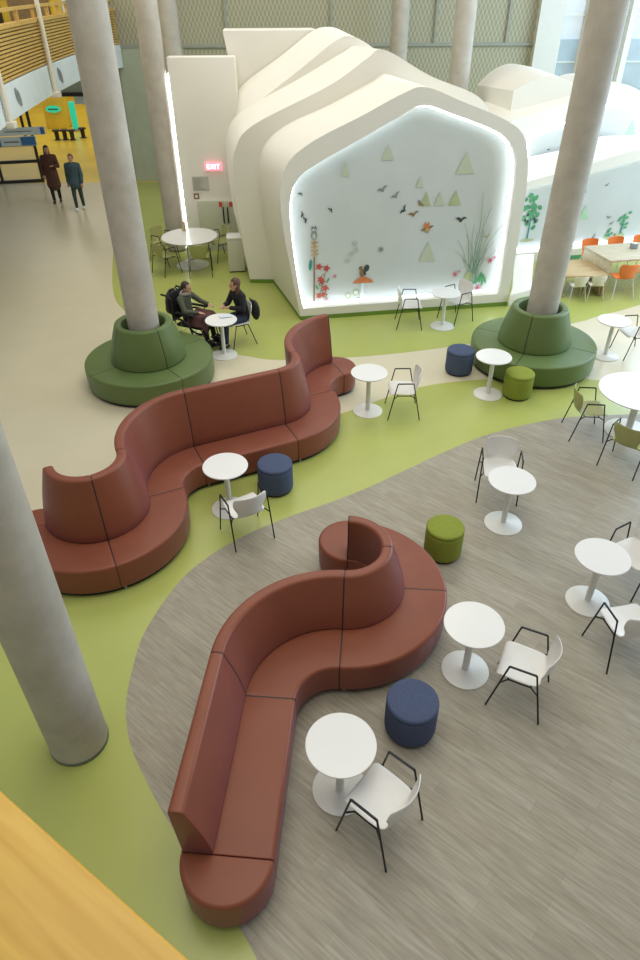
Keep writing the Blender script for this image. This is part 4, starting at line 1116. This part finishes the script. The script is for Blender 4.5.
J = stand_pose(.10); J['elL'] = (-.24, .06, 1.12); J['wrL'] = (-.12, .24, 1.16); J['look'] = (-.3, 1, 0)
person('person in a long dark brown coat and black trousers standing by the glass screen', (-8.62, 23.1, .003), 285, J, 'coatbrown', 'cloth', 'hairdark', coat_len=.36, hairlong=True, s=1.0, bulk=1.22)
J = stand_pose(.12); J['look'] = (.2, 1, 0)
person('person with light hair in slate blue jacket and dark green trousers near the column', (-7.62, 22.25, .003), 275, J, 'jacketblue', 'trousergreen', 'hairgold', shoe='signwhite', coat_len=.08, s=.95, bulk=1.25)
# seated woman
J = {'pelvis': (0, -.10, .53), 'waist': (0, -.10, .70), 'chest': (0, -.05, .92), 'neckb': (0, -.02, 1.04), 'neck': (0, .0, 1.09), 'headc': (0, .02, 1.13), 'look': (.35, 1, 0),
     'shL': (-.165, -.03, .99), 'elL': (-.24, .02, .78), 'wrL': (-.06, .20, .79), 'shR': (.165, -.03, .99), 'elR': (.22, .08, .77), 'wrR': (.10, .24, .80),
     'hpL': (-.09, -.06, .52), 'knL': (-.11, .36, .53), 'anL': (-.10, .38, .10), 'toL': (-.1, .50, .035),
     'hpR': (.09, -.06, .52), 'knR': (.10, .37, .53), 'anR': (.09, .32, .10), 'toR': (.09, .45, .035)}
person('person with long brown hair in black top seated at the small table', (-1.60, 12.43, .003), 218, J, 'cloth', 'denim', 'hair', hairlong=True)
# man in wheelchair
J = {'pelvis': (0, -.08, .55), 'waist': (0, -.13, .72), 'chest': (0, -.16, .94), 'neckb': (0, -.13, 1.06), 'neck': (0, -.10, 1.11), 'headc': (0, -.07, 1.15), 'look': (-.1, 1, -.2),
     'shL': (-.18, -.14, 1.01), 'elL': (-.30, .03, .84), 'wrL': (-.25, .26, .82), 'shR': (.18, -.14, 1.01), 'elR': (.27, .02, .80), 'wrR': (.12, .24, .76),
     'hpL': (-.10, -.04, .54), 'knL': (-.13, .36, .56), 'anL': (-.13, .40, .18), 'toL': (-.13, .52, .13),
     'hpR': (.10, -.04, .54), 'knR': (.13, .36, .56), 'anR': (.12, .40, .18), 'toR': (.12, .52, .13)}
WL = (-2.50, 12.42, .003); WA = -25
pm, HMm = person('person with short dark hair in an olive grey jacket sitting in the wheelchair', WL, WA, J, 'khaki', 'cloth', 'hairdark', s=.93)
bm = newbm(); 
tube(bm, [Vector((.09 * math.cos(a), -.12 + .085 * math.sin(a), 1.085 + .012 * math.sin(2 * a))) for a in [2 * PI * k / 16 for k in range(17)]], .035, 8)
obj('scarf', bm, 'scarf', pm)
bl = thing('blanket', 'dark plum patterned blanket over the lap of the person in the wheelchair', 'blanket', WL, R(WA) - PI / 2)
bm = newbm()
rows = []
for i in range(11):
    y = .02 + .46 * i / 10; row = []
    for k in range(13):
        x = -.27 + .54 * k / 12
        z = .655 - .05 * math.cos(x * 26) * .4 - max(0, abs(x) - .19) * 2.2 - max(0, y - .42) * 2.5 + random.uniform(-.006, .006)
        row.append(bm.verts.new((x, y, z)))
    rows.append(row)
for a_, b_ in zip(rows, rows[1:]):
    for k in range(12): bm.faces.new((a_[k], a_[k + 1], b_[k + 1], b_[k]))
o = obj('cloth', bm, 'maroon', bl, ang=90); md = o.modifiers.new('t', 'SOLIDIFY'); md.thickness = .015; md.offset = 1; md = o.modifiers.new('s', 'SUBSURF'); md.levels = 1; md.render_levels = 1
wc = thing('wheelchair', 'black wheelchair holding the seated person left of the small table', 'wheelchair', WL, R(WA) - PI / 2)
for sx in (-1, 1):
    bm = newbm(); r_ = .29
    tube(bm, [(.31 * sx, -.12 + r_ * math.cos(a), .31 + r_ * math.sin(a)) for a in [2 * PI * k / 32 for k in range(33)]], .02, 8, caps=False)
    w = obj('wheel', bm, 'rubber', wc)
    bm = newbm()
    for k in range(10):
        a = 2 * PI * k / 10; tube(bm, [(.31 * sx, -.12, .31), (.31 * sx, -.12 + .28 * math.cos(a), .31 + .28 * math.sin(a))], .004, 5)
    tube(bm, [(.28 * sx, -.12, .31), (.335 * sx, -.12, .31)], .03, 10)
    obj('spokes', bm, 'grey', w)
    bm = newbm(); tube(bm, [(.2 * sx + .09 * 0, .42 + .07 * math.cos(a), .092 + .07 * math.sin(a)) for a in [2 * PI * k / 20 for k in range(21)]], .02, 8, caps=False); obj('caster', bm, 'rubber', wc)
    bm = newbm(); tube(bm, [(.25 * sx, -.36, 1.0), (.25 * sx, -.27, .95), (.25 * sx, -.24, .47), (.25 * sx, .33, .47), (.2 * sx, .42, .16)], .014, 8); obj('side_frame', bm, 'steel', wc)
    bm = newbm(); tube(bm, [(.25 * sx, -.50, 1.01), (.25 * sx, -.36, 1.0)], .02, 8); obj('push_handle', bm, 'rubber', wc)
    bm = newbm(); box(bm, .25 * sx - .035, .25 * sx + .035, -.2, .2, .68, .71); obj('armrest', bm, 'rubber', wc, bevel=.01)
    bm = newbm(); tube(bm, [(.25 * sx, .12, .47), (.25 * sx, .12, .69)], .01, 6); obj('arm_post', bm, 'steel', wc)
    bm = newbm(); tube(bm, [(.19 * sx, .33, .46), (.17 * sx, .40, .10)], .012, 6); box(bm, .12 * sx - .07, .12 * sx + .07, .34, .54, .07, .085); obj('footrest', bm, 'steel', wc)
bm = newbm(); box(bm, -.23, .23, -.24, .32, .40, .455); obj('seat', bm, 'cloth', wc, bevel=.015)
bm = newbm(); box(bm, -.23, .23, -.33, -.285, .48, 1.05); obj('backrest', bm, 'cloth', wc, bevel=.015)
bg = thing('backpack', 'dark grey backpack with a coat hanging behind the wheelchair back', 'bag', WL, R(WA) - PI / 2)
bm = newbm(); sphere(bm, (0, -.44, .78), 1, 18, 12, (.2, .10, .27)); sphere(bm, (.02, -.50, .66), 1, 14, 10, (.13, .07, .12)); obj('body', bm, mat('charcoal_nylon', (.035, .038, .04), .7, noise=.3, nscale=15), bg)
bm = newbm(); tube(bm, [(-.1, -.36, .98), (-.1, -.40, 1.05), (.1, -.40, 1.05), (.1, -.36, .98)], .014, 6); obj('strap', bm, 'cloth', bg)
hb = thing('handbag', 'black bag and jacket hanging on the back of the woman\'s chair', 'bag', (-1.60, 12.43, .003), R(208) - PI / 2)
bm = newbm(); sphere(bm, (0, -.37, .60), 1, 18, 12, (.17, .075, .20)); sphere(bm, (0, -.33, .74), 1, 14, 10, (.15, .05, .08)); obj('body', bm, 'cloth', hb)
bm = newbm(); tube(bm, [(-.1, -.35, .74), (-.09, -.30, .83), (.09, -.30, .83), (.1, -.35, .74)], .01, 6); obj('strap', bm, 'cloth', hb)
bk = thing('booklet', 'blue booklet lying on the small table in front of the woman', 'booklet', (-1.79, 11.98, .741), .3)
bm = newbm(); box(bm, -.11, .11, -.075, .075, 0, .008); obj('cover', bm, 'book', bk, smooth=False)
bm = newbm(); box(bm, -.108, .108, -.073, .070, .0081, .014); obj('pages', bm, 'signwhite', bk, smooth=False)

# ------------------------------------------------------------------ light
w = bpy.data.worlds.new('world'); SC.world = w; w.use_nodes = True
bgn = w.node_tree.nodes['Background']; bgn.inputs['Color'].default_value = (.92, .95, 1, 1); bgn.inputs['Strength'].default_value = .32
def area(name, loc, rot, sx_, sy_, power, col):
    l = bpy.data.lights.new(name, 'AREA'); l.shape = 'RECTANGLE'; l.size = sx_; l.size_y = sy_; l.energy = power; l.color = col
    o = bpy.data.objects.new(name, l); COL.objects.link(o); o.location = loc; o.rotation_euler = rot
    return o
area('skylight_front', (0, 5, 12), (0, 0, 0), 9, 9, 660, (1, .95, .84))
area('skylight_back', (0, 17, 12), (0, 0, 0), 12, 9, 850, (1, .96, .86))
area('window_daylight', (13.5, 16, 5.5), (0, R(68), R(8)), 8, 16, 2000, (.66, .84, 1))
area('hall_lamp', (-12, 37, 8), (0, 0, 0), 10, 14, 520, (1, .92, .74))
area('balcony_lamp', (-10, 18, 7.5), (0, R(-25), 0), 3, 10, 220, (1, .85, .6))
area('outdoor_sky', (14, 29, 12), (R(55), 0, 0), 14, 5, 1600, (.85, .93, 1))
